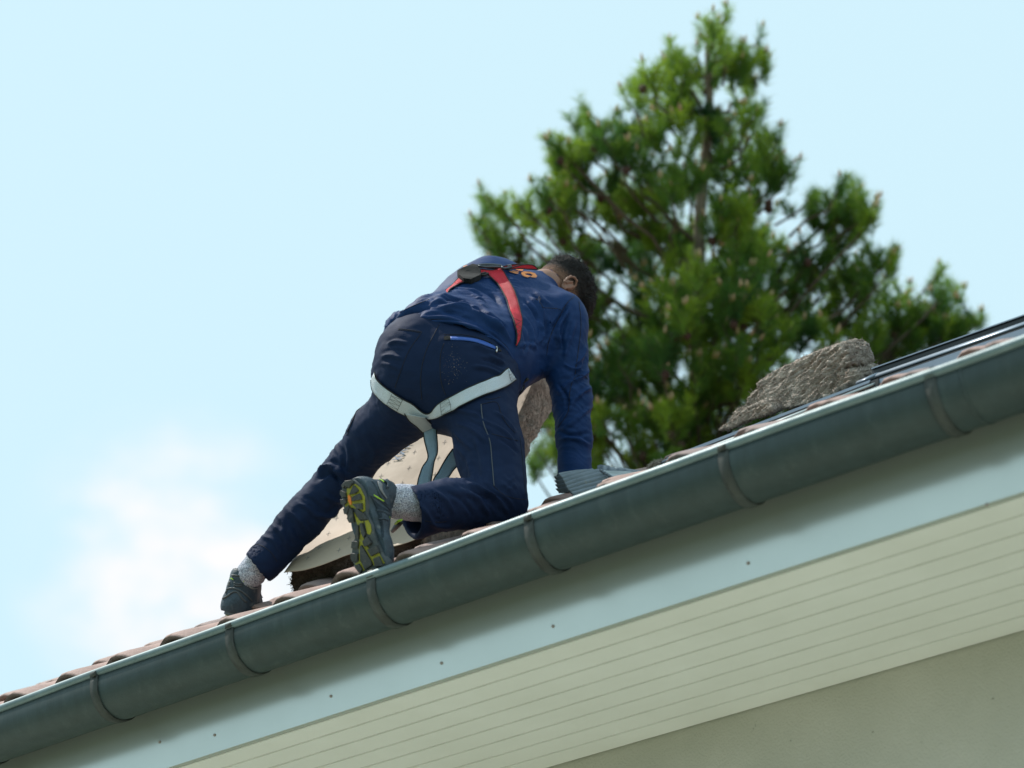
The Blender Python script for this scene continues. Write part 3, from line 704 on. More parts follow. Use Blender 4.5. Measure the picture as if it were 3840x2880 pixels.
for pts, w, a in (([(695, 300), (750, 255), (830, 275), (880, 330)], 17, .013), ([(700, 330), (790, 300), (860, 360)], 13, -.008), ([(765, 235), (830, 300), (880, 400)], 15, .008),
                  ([(740, 430), (800, 470), (850, 480)], 15, .006), ([(690, 560), (760, 575), (840, 520)], 15, .008), ([(570, 480), (650, 530), (720, 600)], 14, .006),
                  ([(600, 440), (680, 480), (740, 540)], 12, -.005), ([(480, 560), (545, 640), (590, 740)], 16, -.006), ([(510, 530), (600, 610), (650, 690)], 15, .007),
                  ([(400, 620), (470, 680), (520, 780)], 15, .006), ([(330, 690), (420, 730), (480, 830)], 13, .004), ([(860, 60), (900, 160), (900, 260)], 18, .005), ([(820, 100), (870, 200), (860, 300)], 14, -.004),
                  ([(1000, 60), (1060, 160), (1040, 260)], 20, .004), ([(440, 560), (480, 620), (470, 700)], 14, .004),
                  ([(1430, 410), (1520, 470), (1570, 560)], 16, .005), ([(1520, 410), (1620, 470), (1700, 580)], 14, -.005), ([(1600, 405), (1720, 460), (1800, 570)], 15, .0075), ([(1690, 410), (1800, 470), (1870, 560)], 12, -.006),
                  ([(1740, 400), (1860, 470), (1920, 560)], 13, .0075), ([(1820, 400), (1920, 470), (1960, 540)], 11, .005), ([(1340, 480), (1400, 560), (1450, 640)], 16, .006), ([(1400, 610), (1480, 640), (1560, 640)], 15, .004),
                  ([(1880, 300), (1925, 345), (1965, 310)], 9, .0028), ([(1880, 350), (1925, 395), (1965, 360)], 9, .0028), ([(1885, 400), (1925, 375), (1970, 410)], 9, -.0022),
                  ([(1700, 60), (1740, 180), (1760, 330)], 14, .004), ([(1600, 120), (1660, 230), (1700, 360)], 16, .005), ([(1560, 60), (1620, 140), (1660, 230)], 14, -.004), ([(1650, 360), (1760, 400), (1850, 470)], 13, .006)):
    tfolds.append((cB(pts), w/1.9, a*1.5))
tV = crumple(tV, tF, [(kneeL+np.array([0, .03, -.03]), kneeL-hipL, .12, .0065), (kneeL*.4+ankL*.6, ankL-kneeL, .14, .0045), (kneeR*.7+ankR*.3, ankR-kneeR, .13, .007), (hipL*.75+kneeL*.25, kneeL-hipL, .12, .0045), (C3(825, 830, 7.5), np.array([.15, 1, 0]), .07, .006), (C3(1100, 800, 7.4), np.array([.5, .8, 0]), .07, .006)])
tV = folds(tV, tF, tfolds); tV = wrinkle(tV, tF, .0045, 11, 1, (1, 1.3, 1)); tV = wrinkle(tV, tF, .0018, 34, 2, (1, 1.6, 1)); tV = laplace(tV, tF, 2, .5)
trousers = obj('trousers', toW(tV), tF, M['trouser'], person, True)
DT = Drape(tV, tF)

# ---------- jacket
J = SDF((-.56, -.42, 7.30), (.36, .42, 8.26), .0048)
jw = waist+np.array([.012, .006, .0])
J.loft([bar2(jw+np.array([-.032, -.004, -.078]), RP, .066, .146), bar2(jw, RP*.6+RC*.4, .070, .138), bar2(mid, RC, .080, .132), bar2(chest, RC, .108, .122), bar2(shoul, RC, .116, .094)], 5, .035)
J.cap(shoul, neck+nrm(neck-shoul)*.03, .074, .056, .04)
J.cap(shR+np.array([-.03, .0, .03]), shR, .09, .082, .05); J.cap(shR, elR, .080, .061, .03); J.cap(elR, wrR+nrm(wrR-elR)*.08, .060, .054, .02)
J.cap(shL, elL, .070, .060, .02); J.cap(elL, wrL, .060, .050, .02); J.cap(shL, shoul, .072, .09, .03)
J.cap(wrR+nrm(wrR-elR)*.0, wrR+nrm(wrR-elR)*.18, .042, .042, sub=True)
J.cap(neck, neck+nrm(neck-shoul)*.12, .052, .06, sub=True)
J.plane(wrR+nrm(wrR-elR)*.065, nrm(wrR-elR), .1); J.plane(neck+nrm(neck-shoul)*.040, nrm(neck-shoul), .1)
jV, jF = J.mesh(); del J
jV = laplace(jV, jF, 2)
# hem: sharp lower edge of the back panel
hemn = nrm(np.array([-.36, -.40, -.66])); hemp = C3(965, 716, 7.50)
jf = []
for pts, w, a in (([(380, 650), (540, 605), (700, 612), (850, 660), (980, 730)], 15, .007), ([(560, 560), (700, 556), (880, 610), (1040, 690)], 15, -.006), ([(470, 600), (600, 560), (700, 560)], 14, .006),
                  ([(620, 440), (760, 400), (900, 440), (1010, 520)], 15, .008), ([(600, 490), (760, 460), (900, 510), (1060, 620)], 16, -.009), ([(640, 530), (800, 515), (980, 600), (1150, 720)], 16, .009),
                  ([(880, 540), (1010, 590), (1160, 690)], 12, -.007), ([(560, 500), (640, 470), (760, 480)], 12, .006), ([(820, 350), (950, 380), (1060, 450), (1130, 530)], 16, -.006), ([(700, 370), (840, 380), (960, 420)], 12, .005),
                  ([(1020, 640), (1120, 700), (1190, 790)], 14, .008), ([(900, 640), (1010, 700), (1130, 800)], 13, -.005), ([(1000, 750), (1100, 800), (1160, 860)], 12, .006),
                  ([(1290, 470), (1370, 550), (1430, 660)], 13, -.008), ([(1340, 440), (1420, 520), (1470, 640)], 13, .007), ([(1280, 600), (1350, 720), (1370, 840)], 13, .008), ([(1270, 680), (1310, 790), (1290, 880)], 11, -.006),
                  ([(1400, 600), (1440, 700), (1430, 800)], 12, .008), ([(1450, 560), (1480, 680), (1470, 800)], 11, -.007), ([(1500, 600), (1490, 720), (1460, 830)], 11, .006), ([(1240, 830), (1320, 810), (1400, 850)], 13, .006),
                  ([(1380, 400), (1450, 470), (1520, 520)], 15, .004), ([(1520, 700), (1570, 620), (1640, 500)], 13, -.008),
                  ([(1600, 580), (1555, 700), (1575, 830)], 14, .007), ([(1650, 560), (1600, 720), (1590, 860)], 12, -.006), ([(1690, 640), (1640, 800), (1610, 930)], 14, .006), ([(1790, 820), (1740, 930), (1680, 980)], 13, .006),
                  ([(1800, 900), (1760, 1000), (1660, 1070)], 12, -.005), ([(1820, 1000), (1760, 1060), (1640, 1120), (1570, 1200)], 13, .007), ([(1600, 960), (1680, 1000), (1750, 1000)], 12, .005), ([(1830, 1140), (1760, 1180), (1680, 1260)], 13, .006),
                  ([(1560, 1120), (1620, 1200), (1640, 1320)], 12, -.005), ([(1700, 1200), (1640, 1330), (1570, 1420)], 14, .005), ([(1820, 1300), (1720, 1380), (1600, 1480)], 14, .004), ([(1560, 1480), (1660, 1520), (1800, 1500)], 14, -.004), ([(1560, 1560), (1680, 1540), (1810, 1600)], 14, .005),
                  ([(230, 720), (320, 610), (440, 530), (580, 470)], 11, .007), ([(290, 700), (370, 610), (480, 550), (580, 520)], 10, -.007), ([(440, 480), (520, 440), (600, 400)], 12, .005), ([(210, 740), (260, 680), (330, 640)], 11, .006)):
    jf.append((cA(pts), w/2.1, a*1.6))
jV = crumple(jV, jF, [(jw+np.array([-.02, .08, -.10]), mid-waist, .13, .0045), (mid+np.array([.12, -.02, -.05]), np.array([.25, 1, .1]), .10, .006), (elR, elR-shR, .11, .006), (shR*.6+elR*.4+np.array([-.03, 0, 0]), np.array([.5, .8, .2]), .10, .006), (elL, elL-shL, .11, .007), (elR*.35+wrR*.65, wrR-elR, .10, .004), (chest+np.array([0, .1, -.1]), chest-mid, .11, .004)])
jV = folds(jV, jF, jf); jV = wrinkle(jV, jF, .007, 9, 4, (1, 1.2, 1)); jV = wrinkle(jV, jF, .0035, 22, 3, (1, 1.4, 1)); jV = laplace(jV, jF, 1, .4)
# keep only the part above the hem line (signed side of a curve in the body frame)
hp = [(858, 716), (865, 708), (902, 701), (943, 698), (985, 700), (1027, 712), (1063, 732), (1095, 760), (1108, 781), (1117, 802)]
hx = np.array([p[0]*K for p in hp]); hy = np.array([p[1]*K for p in hp]); jp = pix(jV)
ysh = np.interp(jp[:, 0], hx, hy, left=9e9, right=9e9)+3*np.sin(jp[:, 0]*.09)
below = (jp[:, 1] > ysh) & (jV[:, 2] < 7.74)
fk = (~below)[jF].any(1); Vn = jV.copy(); ty = -(ysh-1440)/FS*jV[:, 2]; Vn[below, 1] = np.minimum(ty[below], Vn[below, 1]+.03)
jF = jF[fk]; u_, inv = np.unique(jF, return_inverse=True); jV = Vn[u_].astype(np.float32); jF = inv.reshape(jF.shape)
jacket = obj('jacket', toW(jV), jF, M['jacket'], person, True)
DJ = Drape(jV, jF)
hem = smooth_line(np.array([DJ.at(x*K, y*K-10, .0005)[0] for x, y in resample([(866, 710), (902, 703), (943, 700), (985, 702), (1027, 714), (1063, 734), (1095, 762), (1108, 784)], 46)]), 4)
V, Fc = tube(toW(hem), .0052, 8); obj('hem', V, Fc, M['jacket'], jacket, True)

# ---------- body (one continuous figure under the clothes)
hc = C3(1207, 634, 8.02); hu = nrm((.72, .12, .66)); hr = nrm(np.array([.66, .06, -.75])-hu*np.dot((.66, .06, -.75), hu)); hb = np.cross(hr, hu)
if hb[1] < 0: hb = -hb
Bd = SDF((-1.1, -1.0, 6.75), (.48, .45, 8.32), .0078)
Bd.loft([bar2(pelvis, RP, .07, .115), bar2(waist, RP, .06, .10), bar2(mid, RC, .065, .105), bar2(chest, RC, .09, .10), bar2(shoul, RC, .11, .075)], 3, .05)
Bd.cap(shoul, neck, .06, .055, .04); Bd.cap(neck, hc-hu*.05+hb*.0, .057, .058, .03)
for a, b_, c_, ra, rb, rc in ((shR, elR, wrR, .055, .042, .030), (shL, elL, wrL, .055, .042, .030), (hipR, kneeR, ankR, .078, .055, .036), (hipL, kneeL, ankL, .068, .048, .036)):
    Bd.cap(a, b_, ra, rb, .03); Bd.cap(b_, c_, rb, rc, .02)
bV, bF = Bd.mesh(); del Bd
# head and hands at a finer grid, joined to the same object below
Hd = SDF(hc-.19, hc+.19, .0036)
Hd.cap(neck-nrm(neck-shoul)*.03, hc-hu*.055-hb*.0, .055, .056, .03)
Hd.ell(hc+hu*.015+hb*.012, (hu, hb, hr), (.100, .094, .076), .02)
Hd.ell(hc-hu*.045-hb*.045, (hu, hb, hr), (.072, .052, .058), .03)
Hd.ell(hc-hu*.095-hb*.060, (hu, hb, hr), (.028, .026, .032), .03)
Hd.ell(hc+hu*.012-hb*.078, (hu, hb, hr), (.022, .022, .052), .02)          # brow
Hd.cap(hc-hu*.005-hb*.092, hc-hu*.045-hb*.112, .010, .016, .012)             # nose
Hd.ell(hc-hu*.068-hb*.094, (hu, hb, hr), (.010, .012, .026), .008)          # lips
for sgn in (1, -1):
    Hd.ell(hc-hu*.008-hb*.083+hr*sgn*.031, (hu, hb, hr), (.013, .010, .015), .006)   # eyes
    Hd.ell(hc-hu*.032-hb*.066+hr*sgn*.040, (hu, hb, hr), (.024, .022, .022), .02)     # cheeks
hV, hF = Hd.mesh(); del Hd
hV = laplace(hV, hF, 2)
# ears: outer rim and bowl
def ear(sgn):
    c_ = hc-hu*.020+hb*.022+hr*sgn*.073; out = []
    E_ = SDF(c_-.055, c_+.055, .0022); fw = nrm(-hb+hr*sgn*.0); up = nrm(hu*.95+hb*.25); fw = nrm(np.cross(up, hr*sgn)); fw = fw if fw@(-hb) > 0 else -fw
    n2 = nrm(hr*sgn+hb*.45)
    pr = [(-.004, -.030), (-.016, -.020), (-.021, -.004), (-.021, .012), (-.013, .025), (0, .030), (.010, .024), (.013, .012), (.006, .002)]
    P3 = [c_+fw*a*1.05+up*b_*1.05+n2*(.010 if 0 < i < 6 else .004) for i, (a, b_) in enumerate(pr)]
    for i in range(len(P3)-1): E_.cap(P3[i], P3[i+1], .0038, .0038, .003)
    E_.ell(c_-fw*.006+up*-.002+n2*.002, (fw, up, n2), (.016, .026, .0035), .003)
    E_.cap(c_-fw*.010-up*.012+n2*.008, c_-fw*.004+up*.014+n2*.008, .003, .003, .004)
    E_.ell(c_-fw*.002-up*.028+n2*.006, (fw, up, n2), (.009, .010, .005), .006)
    E_.ell(c_+fw*.004-hr*sgn*.004, (fw, up, n2), (.012, .018, .009), .006)
    v, f = E_.mesh(); return laplace(v, f, 1), f
def hand(wr, dirn, palmn, thumb_side, curl=.25):
    d = nrm(dirn); n_ = nrm(palmn-d*np.dot(palmn, d)); sd_ = np.cross(d, n_)*thumb_side
    Hh = SDF(wr-.17+d*.07, wr+.17+d*.07, .0034)
    Hh.cap(wr-d*.03, wr+d*.012, .028, .026, .01)
    for k, o in enumerate((-.028, -.010, .009, .027)): Hh.cap(wr+d*.012+sd_*o*.6, wr+d*.088+sd_*o, .0150, .0125, .012)
    for o, L, cr in ((.030, .072, 1.0), (.011, .082, .9), (-.009, .076, 1.), (-.028, .060, 1.1)):
        p = wr+d*.092+sd_*o; dd = d.copy(); r = .0092
        for q in (.42, .32, .26):
            dd = nrm(dd+n_*curl*cr); p2 = p+dd*L*q; Hh.cap(p, p2, r, r*.92, .003); p = p2; r *= .92
    p = wr+d*.025+sd_*.024+n_*.004; dd = nrm(d*.55+sd_*.8+n_*.15); r = .0115
    for q in (.042, .033, .026): p2 = p+dd*q; Hh.cap(p, p2, r, r*.92, .006); p = p2; dd = nrm(dd+d*.45+n_*.15); r *= .93
    v, f = Hh.mesh(); return laplace(v, f, 1), f
upC = np.array([0, .864, .504]); roofN = np.array([-.334, .940, .062]); slopeV = np.array([.524, .131, .841])
parts_ = [(bV, bF), (hV, hF), ear(1), ear(-1), hand(wrR+nrm(wrR-elR)*.045, nrm(nrm(wrR-elR)*.25+slopeV*.9), -roofN, -1, .18), hand(wrL, nrm(np.array([.5, -.1, .7])), -roofN, 1, .35)]
off = 0; VV, FF = [], []
for v, f in parts_: VV.append(v); FF.append(f+off); off += len(v)
allV = np.concatenate(VV); allF = np.concatenate(FF)
body = obj('body', toW(allV), allF, M['skin'], person, True)

# ---------- hair
def hairz(p):      # 0 on bare skin (face, nape, round the ear) .. 1 under full hair
    q = p-hc; u = q@hu; bk_ = q@hb; s_ = np.abs(q@hr)
    h = u*1.0+bk_*.18-.012-.35*np.maximum(0, s_-.05)
    return h
n_s = 90; phi = np.linspace(0, math.pi, n_s); tt_ = np.linspace(0, 2*math.pi, 160, endpoint=False)
Vh = []; keep = []; fade = []
for a in phi:
    for t in tt_:
        d = hu*math.cos(a)+math.sin(a)*(hb*math.cos(t)+hr*math.sin(t))
        base = hc+hu*.015+hb*.012+hu*(d@hu)*.100+hb*(d@hb)*.094+hr*(d@hr)*.076
        frontness = -(d@hb)
        hz = d@hu*.10+d@hb*.020-.006-.018*abs(d@hr)+(.03 if frontness > .3 and d@hu > .2 else 0)
        hz += .017; full = min(1, max(0, hz*26))
        L = .0034+.017*full+.024*max(0, frontness)*full
        cl = mnoise.noise(Vector(base*95))*.6+mnoise.noise(Vector(base*210))*.4
        fade.append(min(1, max(0, (hz+.040)*15))); Vh.append(base+d*(L+full*.010*cl)); keep.append(hz > -.048 and not (frontness > .62 and d@hu < .12))
Vh = np.array(Vh, np.float32); keep = np.array(keep); nt_ = len(tt_)
Fh = np.array([(i*nt_+j, i*nt_+(j+1) % nt_, (i+1)*nt_+(j+1) % nt_, (i+1)*nt_+j) for i in range(n_s-1) for j in range(nt_)])
Fh = Fh[keep[Fh].all(1)]; u_, inv = np.unique(Fh, return_inverse=True)
hair = obj('hair', toW(Vh[u_]), inv.reshape(Fh.shape), M['hairfade'], person, True)
at = hair.data.attributes.new('fade', 'FLOAT', 'POINT'); at.data.foreach_set('value', np.array(fade, np.float32)[u_])
b = MB(); hidx = np.where(keep)[0]; fullmask = [i for i in hidx if np.linalg.norm(Vh[i]-hc) > .105]
for _ in range(900):        # loose curls standing off the head
    i = random.choice(fullmask); p0 = Vh[i].astype(float); nn = nrm(p0-hc); e1 = nrm(np.cross(nn, (.3, .2, .9))); e2 = np.cross(nn, e1); r0 = random.uniform(.0018, .004); tw = random.uniform(5, 9); L = random.uniform(.006, .016); ph = random.random()*6
    pts = [p0-nn*.003+nn*L*s_+(e1*math.cos(ph+tw*s_)+e2*math.sin(ph+tw*s_))*r0*(.4+s_) for s_ in np.linspace(0, 1, 7)]
    b.tube(toW(np.array(pts)), .0007, 3)
o = b.obj('curls', M['hair'], hair, True); tag(o, kind='stuff')

# ---------- socks
def sock(pts, rads, name='sock'):
    lo = np.min(pts, 0)-.12; hi = np.max(pts, 0)+.12; s_ = SDF(lo, hi, .004)
    for i in range(len(pts)-1): s_.cap(pts[i], pts[i+1], rads[i], rads[i+1], .012)
    v, f = s_.mesh(); v = wrinkle(v, f, .0025, 40, 5, (1, 2, 1)); obj(name, toW(v), f, M['sock'], person, True)
sock([C3(960, 1098, 7.05), C3(885, 1086, 6.99), C3(862, 1083, 6.975), C3(838, 1086, 6.97), C3(815, 1110, 6.95)], [.052, .050, .048, .040, .032])
sock([C3(590, 1186, 7.62), C3(566, 1210, 7.62), C3(543, 1238, 7.62), C3(527, 1262, 7.63), C3(524, 1285, 7.66)], [.040, .047, .043, .035, .025])

# ---------- shoes
# the sole outline and its tread are measured on the kneeling shoe's sole plane
Wn = nrm((-.62, .06, -.78)); Ax = nrm(np.array([.13, -.985, -.09])); Ax = nrm(Ax-Wn*(Ax@Wn)); Bx = np.cross(Wn, Ax); Bx = Bx if Bx[0] > 0 else -Bx
heel0 = C3(*[a/K for a in cS([(320, 160)])[0]], 6.86)
def soleST(x, y):
    (sx, sy), = cS([(x, y)]); d = np.array([(sx-1920)/FS, -(sy-1440)/FS, 1]); t = (heel0@Wn)/(d@Wn); p = d*t-heel0; return p@Ax, p@Bx
outline = [(400, 215), (330, 160), (250, 175), (185, 250), (152, 345), (158, 430), (168, 540), (205, 620), (222, 690), (262, 740), (275, 810), (330, 832), (385, 860), (408, 940), (385, 1060), (340, 1110), (326, 1220), (320, 1330), (340, 1440), (375, 1520), (430, 1610), (520, 1690), (640, 1740), (760, 1740), (850, 1690), (880, 1600), (850, 1480), (790, 1340), (735, 1200), (680, 1080), (640, 980), (625, 880), (590, 790), (545, 700), (545, 600), (535, 480), (500, 350), (450, 260)]
lugs = [[(300, 392), (362, 250), (432, 318), (436, 338), (385, 378)], [(330, 440), (450, 378), (478, 420), (486, 470), (342, 496)], [(345, 542), (495, 528), (501, 625), (420, 612)], [(168, 325), (240, 360), (250, 420), (190, 440), (155, 380)], [(162, 470), (245, 465), (257, 520), (215, 556), (172, 540)], [(205, 620), (290, 560), (300, 600), (270, 690), (225, 698)],
        [(264, 765), (310, 592), (352, 640), (372, 822), (300, 832)], [(182, 250), (240, 178), (330, 166), (350, 215), (292, 296), (270, 260), (250, 290), (235, 245), (198, 300)], [(405, 600), (520, 688), (570, 775), (455, 790), (405, 690)], [(462, 842), (500, 835), (552, 1008), (522, 1062), (488, 1000)], [(400, 862), (440, 870), (446, 1080), (388, 1076), (408, 960)],
        [(342, 1110), (442, 1122), (432, 1232), (330, 1228)], [(324, 1300), (432, 1312), (426, 1432), (352, 1440), (322, 1380)], [(372, 1502), (450, 1470), (502, 1560), (462, 1622)], [(505, 1120), (580, 1042), (642, 1140), (604, 1180), (532, 1200)], [(580, 1250), (722, 1182), (762, 1290), (640, 1352)], [(464, 1200), (490, 1182), (645, 1440), (652, 1482), (545, 1562), (470, 1400)], [(672, 1392), (762, 1352), (802, 1450), (822, 1500), (702, 1522)], [(560, 1590), (700, 1545), (800, 1560), (800, 1640), (640, 1680)]]
yellows = [[(245, 300), (372, 226), (450, 290), (518, 430), (525, 640), (480, 672), (335, 592), (300, 625), (268, 712), (215, 560), (262, 470), (240, 380)], [(350, 660), (405, 745), (455, 802), (500, 800), (505, 960), (508, 1110), (600, 1262), (655, 1345), (742, 1300), (832, 1460), (668, 1500), (560, 1330), (480, 1172), (445, 1420), (535, 1550), (500, 1582), (366, 1470), (436, 1430), (430, 1150), (455, 1000), (405, 860)], [(520, 800), (568, 788), (612, 860), (622, 950), (602, 1016), (560, 1000), (535, 880)], [(395, 870), (410, 950), (385, 1075), (398, 1060), (418, 950)]]
logo = [(270, 402), (285, 396), (312, 425), (326, 520), (318, 552), (300, 550), (272, 480)]
OUT = np.array([soleST(*p) for p in outline]); LUG = [np.array([soleST(*p) for p in l]) for l in lugs]; YEL = [np.array([soleST(*p) for p in l]) for l in yellows]; LOG = np.array([soleST(*p) for p in logo])
sL = OUT[:, 0].max()
def ext(loop, h0, h1, xf, name, m, par, shrink=0., bev=0.0):
    P_ = np.asarray(loop); c_ = P_.mean(0); P_ = c_+(P_-c_)*(1-shrink); n_ = len(P_); P2 = c_+(P_-c_)*(1-bev)
    V = [xf(a, t, h0) for a, t in P_]+[xf(a, t, h1-.001*(bev > 0)) for a, t in P_]+[xf(a, t, h1) for a, t in P2]
    tr = tessellate_polygon([[Vector((a, t, 0)) for a, t in P_]])
    Fc = [tuple(2*n_+i for i in t) for t in tr]+[(i, (i+1) % n_, n_+(i+1) % n_, n_+i) for i in range(n_)]+[(n_+i, n_+(i+1) % n_, 2*n_+(i+1) % n_, 2*n_+i) for i in range(n_)]
    o = obj(name, toW(np.array(V)), Fc, m, par); return o
def shoe(O, A_, B_, W_, mirror, flex=0.):
    """local frame: O heel-back at tread level, A_ heel->toe, B_ across, W_ out of the sole (away from the foot)"""
    sg = -1 if mirror else 1; tc_ = (OUT[:, 1].max()+OUT[:, 1].min())/2
    def xf(a, t, h): return O+A_*a+B_*(t*sg)+W_*h-W_*.0*a
    sh = empty('shoe', toW(O), None, None); sh.parent = person; bpy.context.view_layer.update(); sh.matrix_parent_inverse = person.matrix_world.inverted()
    for k_ in ('label', 'category'):
        if k_ in sh: del sh[k_]
    # upper: implicit surface
    mh = np.array([OUT[(OUT[:, 0] < .085), 1].mean(), 0]); h_c = (OUT[(OUT[:, 0] < .08), 1].max()+OUT[(OUT[:, 0] < .08), 1].min())/2
    f_c = (OUT[(OUT[:, 0] > .2), 1].max()+OUT[(OUT[:, 0] > .2), 1].min())/2
    pts = lambda a, t, h: xf(a, t, h)
    lo = np.min([xf(a, t, h) for a in (-.03, .34) for t in (-.09, .15) for h in (.02, -.17)], 0); hi = np.max([xf(a, t, h) for a in (-.03, .34) for t in (-.09, .15) for h in (.02, -.17)], 0)
    Sd = SDF(lo, hi, .0036)
    Sd.cap(pts(.044, h_c, -.045), pts(.046, h_c, -.085), .046, .042, .02); Sd.cap(pts(.040, h_c, -.032), pts(.040, h_c, -.05), .047, .046, .015)
    Sd.cap(pts(.050, h_c, -.045), pts(.13, (h_c*.6+f_c*.4), -.045), .045, .043, .03); Sd.cap(pts(.06, h_c, -.09), pts(.12, h_c*.6+f_c*.4, -.070), .040, .036, .03)
    Sd.cap(pts(.13, h_c*.6+f_c*.4, -.045), pts(.22, f_c, -.036), .042, .036, .04); Sd.cap(pts(.22, f_c-.015, -.030), pts(.255, f_c-.01, -.028), .036, .032, .04); Sd.cap(pts(.20, f_c+.015, -.030), pts(.25, f_c+.012, -.028), .036, .030, .04)
    Sd.cap(pts(.046, h_c, -.095), pts(.042, h_c, -.128), .045, .048, .012); Sd.cap(pts(.05, h_c, -.10), pts(.09, h_c, -.112), .042, .038, .02)
    Sd.cap(pts(.050, h_c, -.105), pts(.050, h_c, -.20), .041, .050, sub=True); Sd.cap(pts(.06, h_c, -.12), pts(.10, h_c, -.16), .034, .046, sub=True)
    v, f = Sd.mesh(); v = laplace(v, f, 2); v = wrinkle(v, f, .0028, 30, 6)
    ov = (v-O)@W_; k_ = ov > -.014; v[k_] -= ((ov[k_]+.014)[:, None]*W_).astype(np.float32)
    up = obj('upper', toW(v), f, M['upper'], sh, True); DS = Drape(v, f)
    # midsole: stacked outline rings that flare
    n_ = len(OUT); rings = [(-.004, 0.0), (-.012, -.02), (-.024, .01), (-.036, -.05), (-.046, -.10)]
    c_ = OUT.mean(0); V = []
    for h, sc in rings:
        for (a, t) in OUT: 
            hh = h*(1.25 if a < .1 else .85 if a > .2 else 1.0)
            V.append(xf(a+(-.004 if a < .05 else 0)*(h/-.046), c_[1]+(t-c_[1])*(1+sc*.6)*1.03, hh))
    Fc = [(r*n_+i, r*n_+(i+1) % n_, (r+1)*n_+(i+1) % n_, (r+1)*n_+i) for r in range(len(rings)-1) for i in range(n_)]
    tr = tessellate_polygon([[Vector((a, t, 0)) for a, t in OUT]]); Fc += [tuple(t) for t in tr]+[tuple((len(rings)-1)*n_+i for i in t) for t in tr]
    ms = obj('midsole', toW(np.array(V)), Fc, M['rubber'], sh, True); ms.modifiers.new('split', 'EDGE_SPLIT').split_angle = math.radians(50)
    for y in YEL: ext(y, -.0045, -.0018, xf, 'tread_inlay', M['yellow'], sh)
    for l in LUG: ext(l, -.004, .0052, xf, 'tread_lug', M['lug'], sh, 0, .10)
    ext(LOG, -.002, .001, xf, 'sole_logo', M['logo'], sh)
    return sh, xf, DS, h_c, f_c
shR_, xfR, DSR, hcR, fcR = shoe(heel0, Ax, Bx, Wn, False)
# standing shoe: heel towards the viewer, raised on its toe
A2_ = nrm((.34, -.20, .90)); U2_ = nrm(np.array([.20, .97, .05])-A2_*np.dot((.20, .97, .05), A2_)); B2_ = np.cross(A2_, U2_); B2_ = B2_ if B2_[0] > 0 else -B2_
tcm = (OUT[OUT[:, 0] < .08, 1].max()+OUT[OUT[:, 0] < .08, 1].min())/2
O2 = C3(494, 1332, 7.58)+B2_*tcm
shL_, xfL, DSL, _, _ = shoe(O2, A2_, B2_, -U2_, True)

def dtube(name, m, par, pts, dr, r=.0011, off=.0006, n=4, step=5, sm=2):
    P_ = smooth_line(dr.line(pts, off, step), sm); V, Fc = tube(toW(P_), r, n); return obj(name, V, Fc, m, par, True)
def dband(name, m, par, L, R_, dr, off=.0015, n=24, nc=4, th=.0012):
    return ribbon(name, m, par, L, R_, lambda x, y, a, t: dr.at(x, y, off)[0], th, n, nc, False)
# kneeling shoe trim: lime flashes, grey mesh window, overlays, lace loop
upR = [c for c in shR_.children if c.name.startswith('upper')][0]
dband('lime_flash', M['lime'], upR, cS([(728, 132), (790, 165), (828, 205)]), cS([(735, 148), (785, 185), (820, 212)]), DSR, .003)
dband('lime_flash', M['lime'], upR, cS([(660, 392), (740, 440), (822, 495)]), cS([(668, 415), (740, 465), (812, 506)]), DSR, .003)
dband('lime_flash', M['lime'], upR, cS([(900, 745), (960, 785), (1000, 850), (1010, 800)]), cS([(905, 758), (955, 800), (995, 866), (1020, 805)]), DSR, .003)
dband('grey_mesh', M['shoegrey'], upR, cS([(722, 190), (740, 280), (790, 370), (860, 462)]), cS([(800, 240), (795, 300), (830, 390), (868, 450)]), DSR, .0022)
dband('collar_trim', M['upper'], upR, cS([(790, 130), (860, 165), (912, 210), (890, 300)]), cS([(780, 165), (830, 200), (868, 235), (850, 290)]), DSR, .005)
dband('suede_panel', M['suede'], upR, cS([(620, 430), (700, 600), (760, 800), (800, 1100)]), cS([(760, 560), (880, 640), (960, 760), (960, 1100)]), DSR, .0016, 30, 6)
for pts in ([(600, 400), (720, 450), (850, 560), (960, 680)], [(700, 640), (800, 650), (900, 720), (990, 850)], [(740, 770), (840, 770), (930, 830), (990, 920)], [(640, 180), (700, 260), (760, 400), (880, 560)]):
    dtube('overlay_edge', M['upper'], upR, cS(pts), DSR, .0028, .001)
V, Fc = tube(toW(np.array([C3(*[a/K for a in p], z) for p, z in zip(cS([(960, 960), (1010, 900), (1070, 850), (1115, 825)]), (6.98, 6.95, 6.93, 6.92))])), [.006, .008, .007, .004], 8); obj('heel_pull', V, Fc, M['black'], shR_, True)
V, Fc = tube(toW(np.array([C3(*[a/K for a in p], z) for p, z in zip(cS([(1000, 850), (1050, 805), (1110, 785)]), (6.93, 6.915, 6.905))])), [.003, .004, .0025], 6); obj('lime_tab', V, Fc, M['lime'], shR_, True)
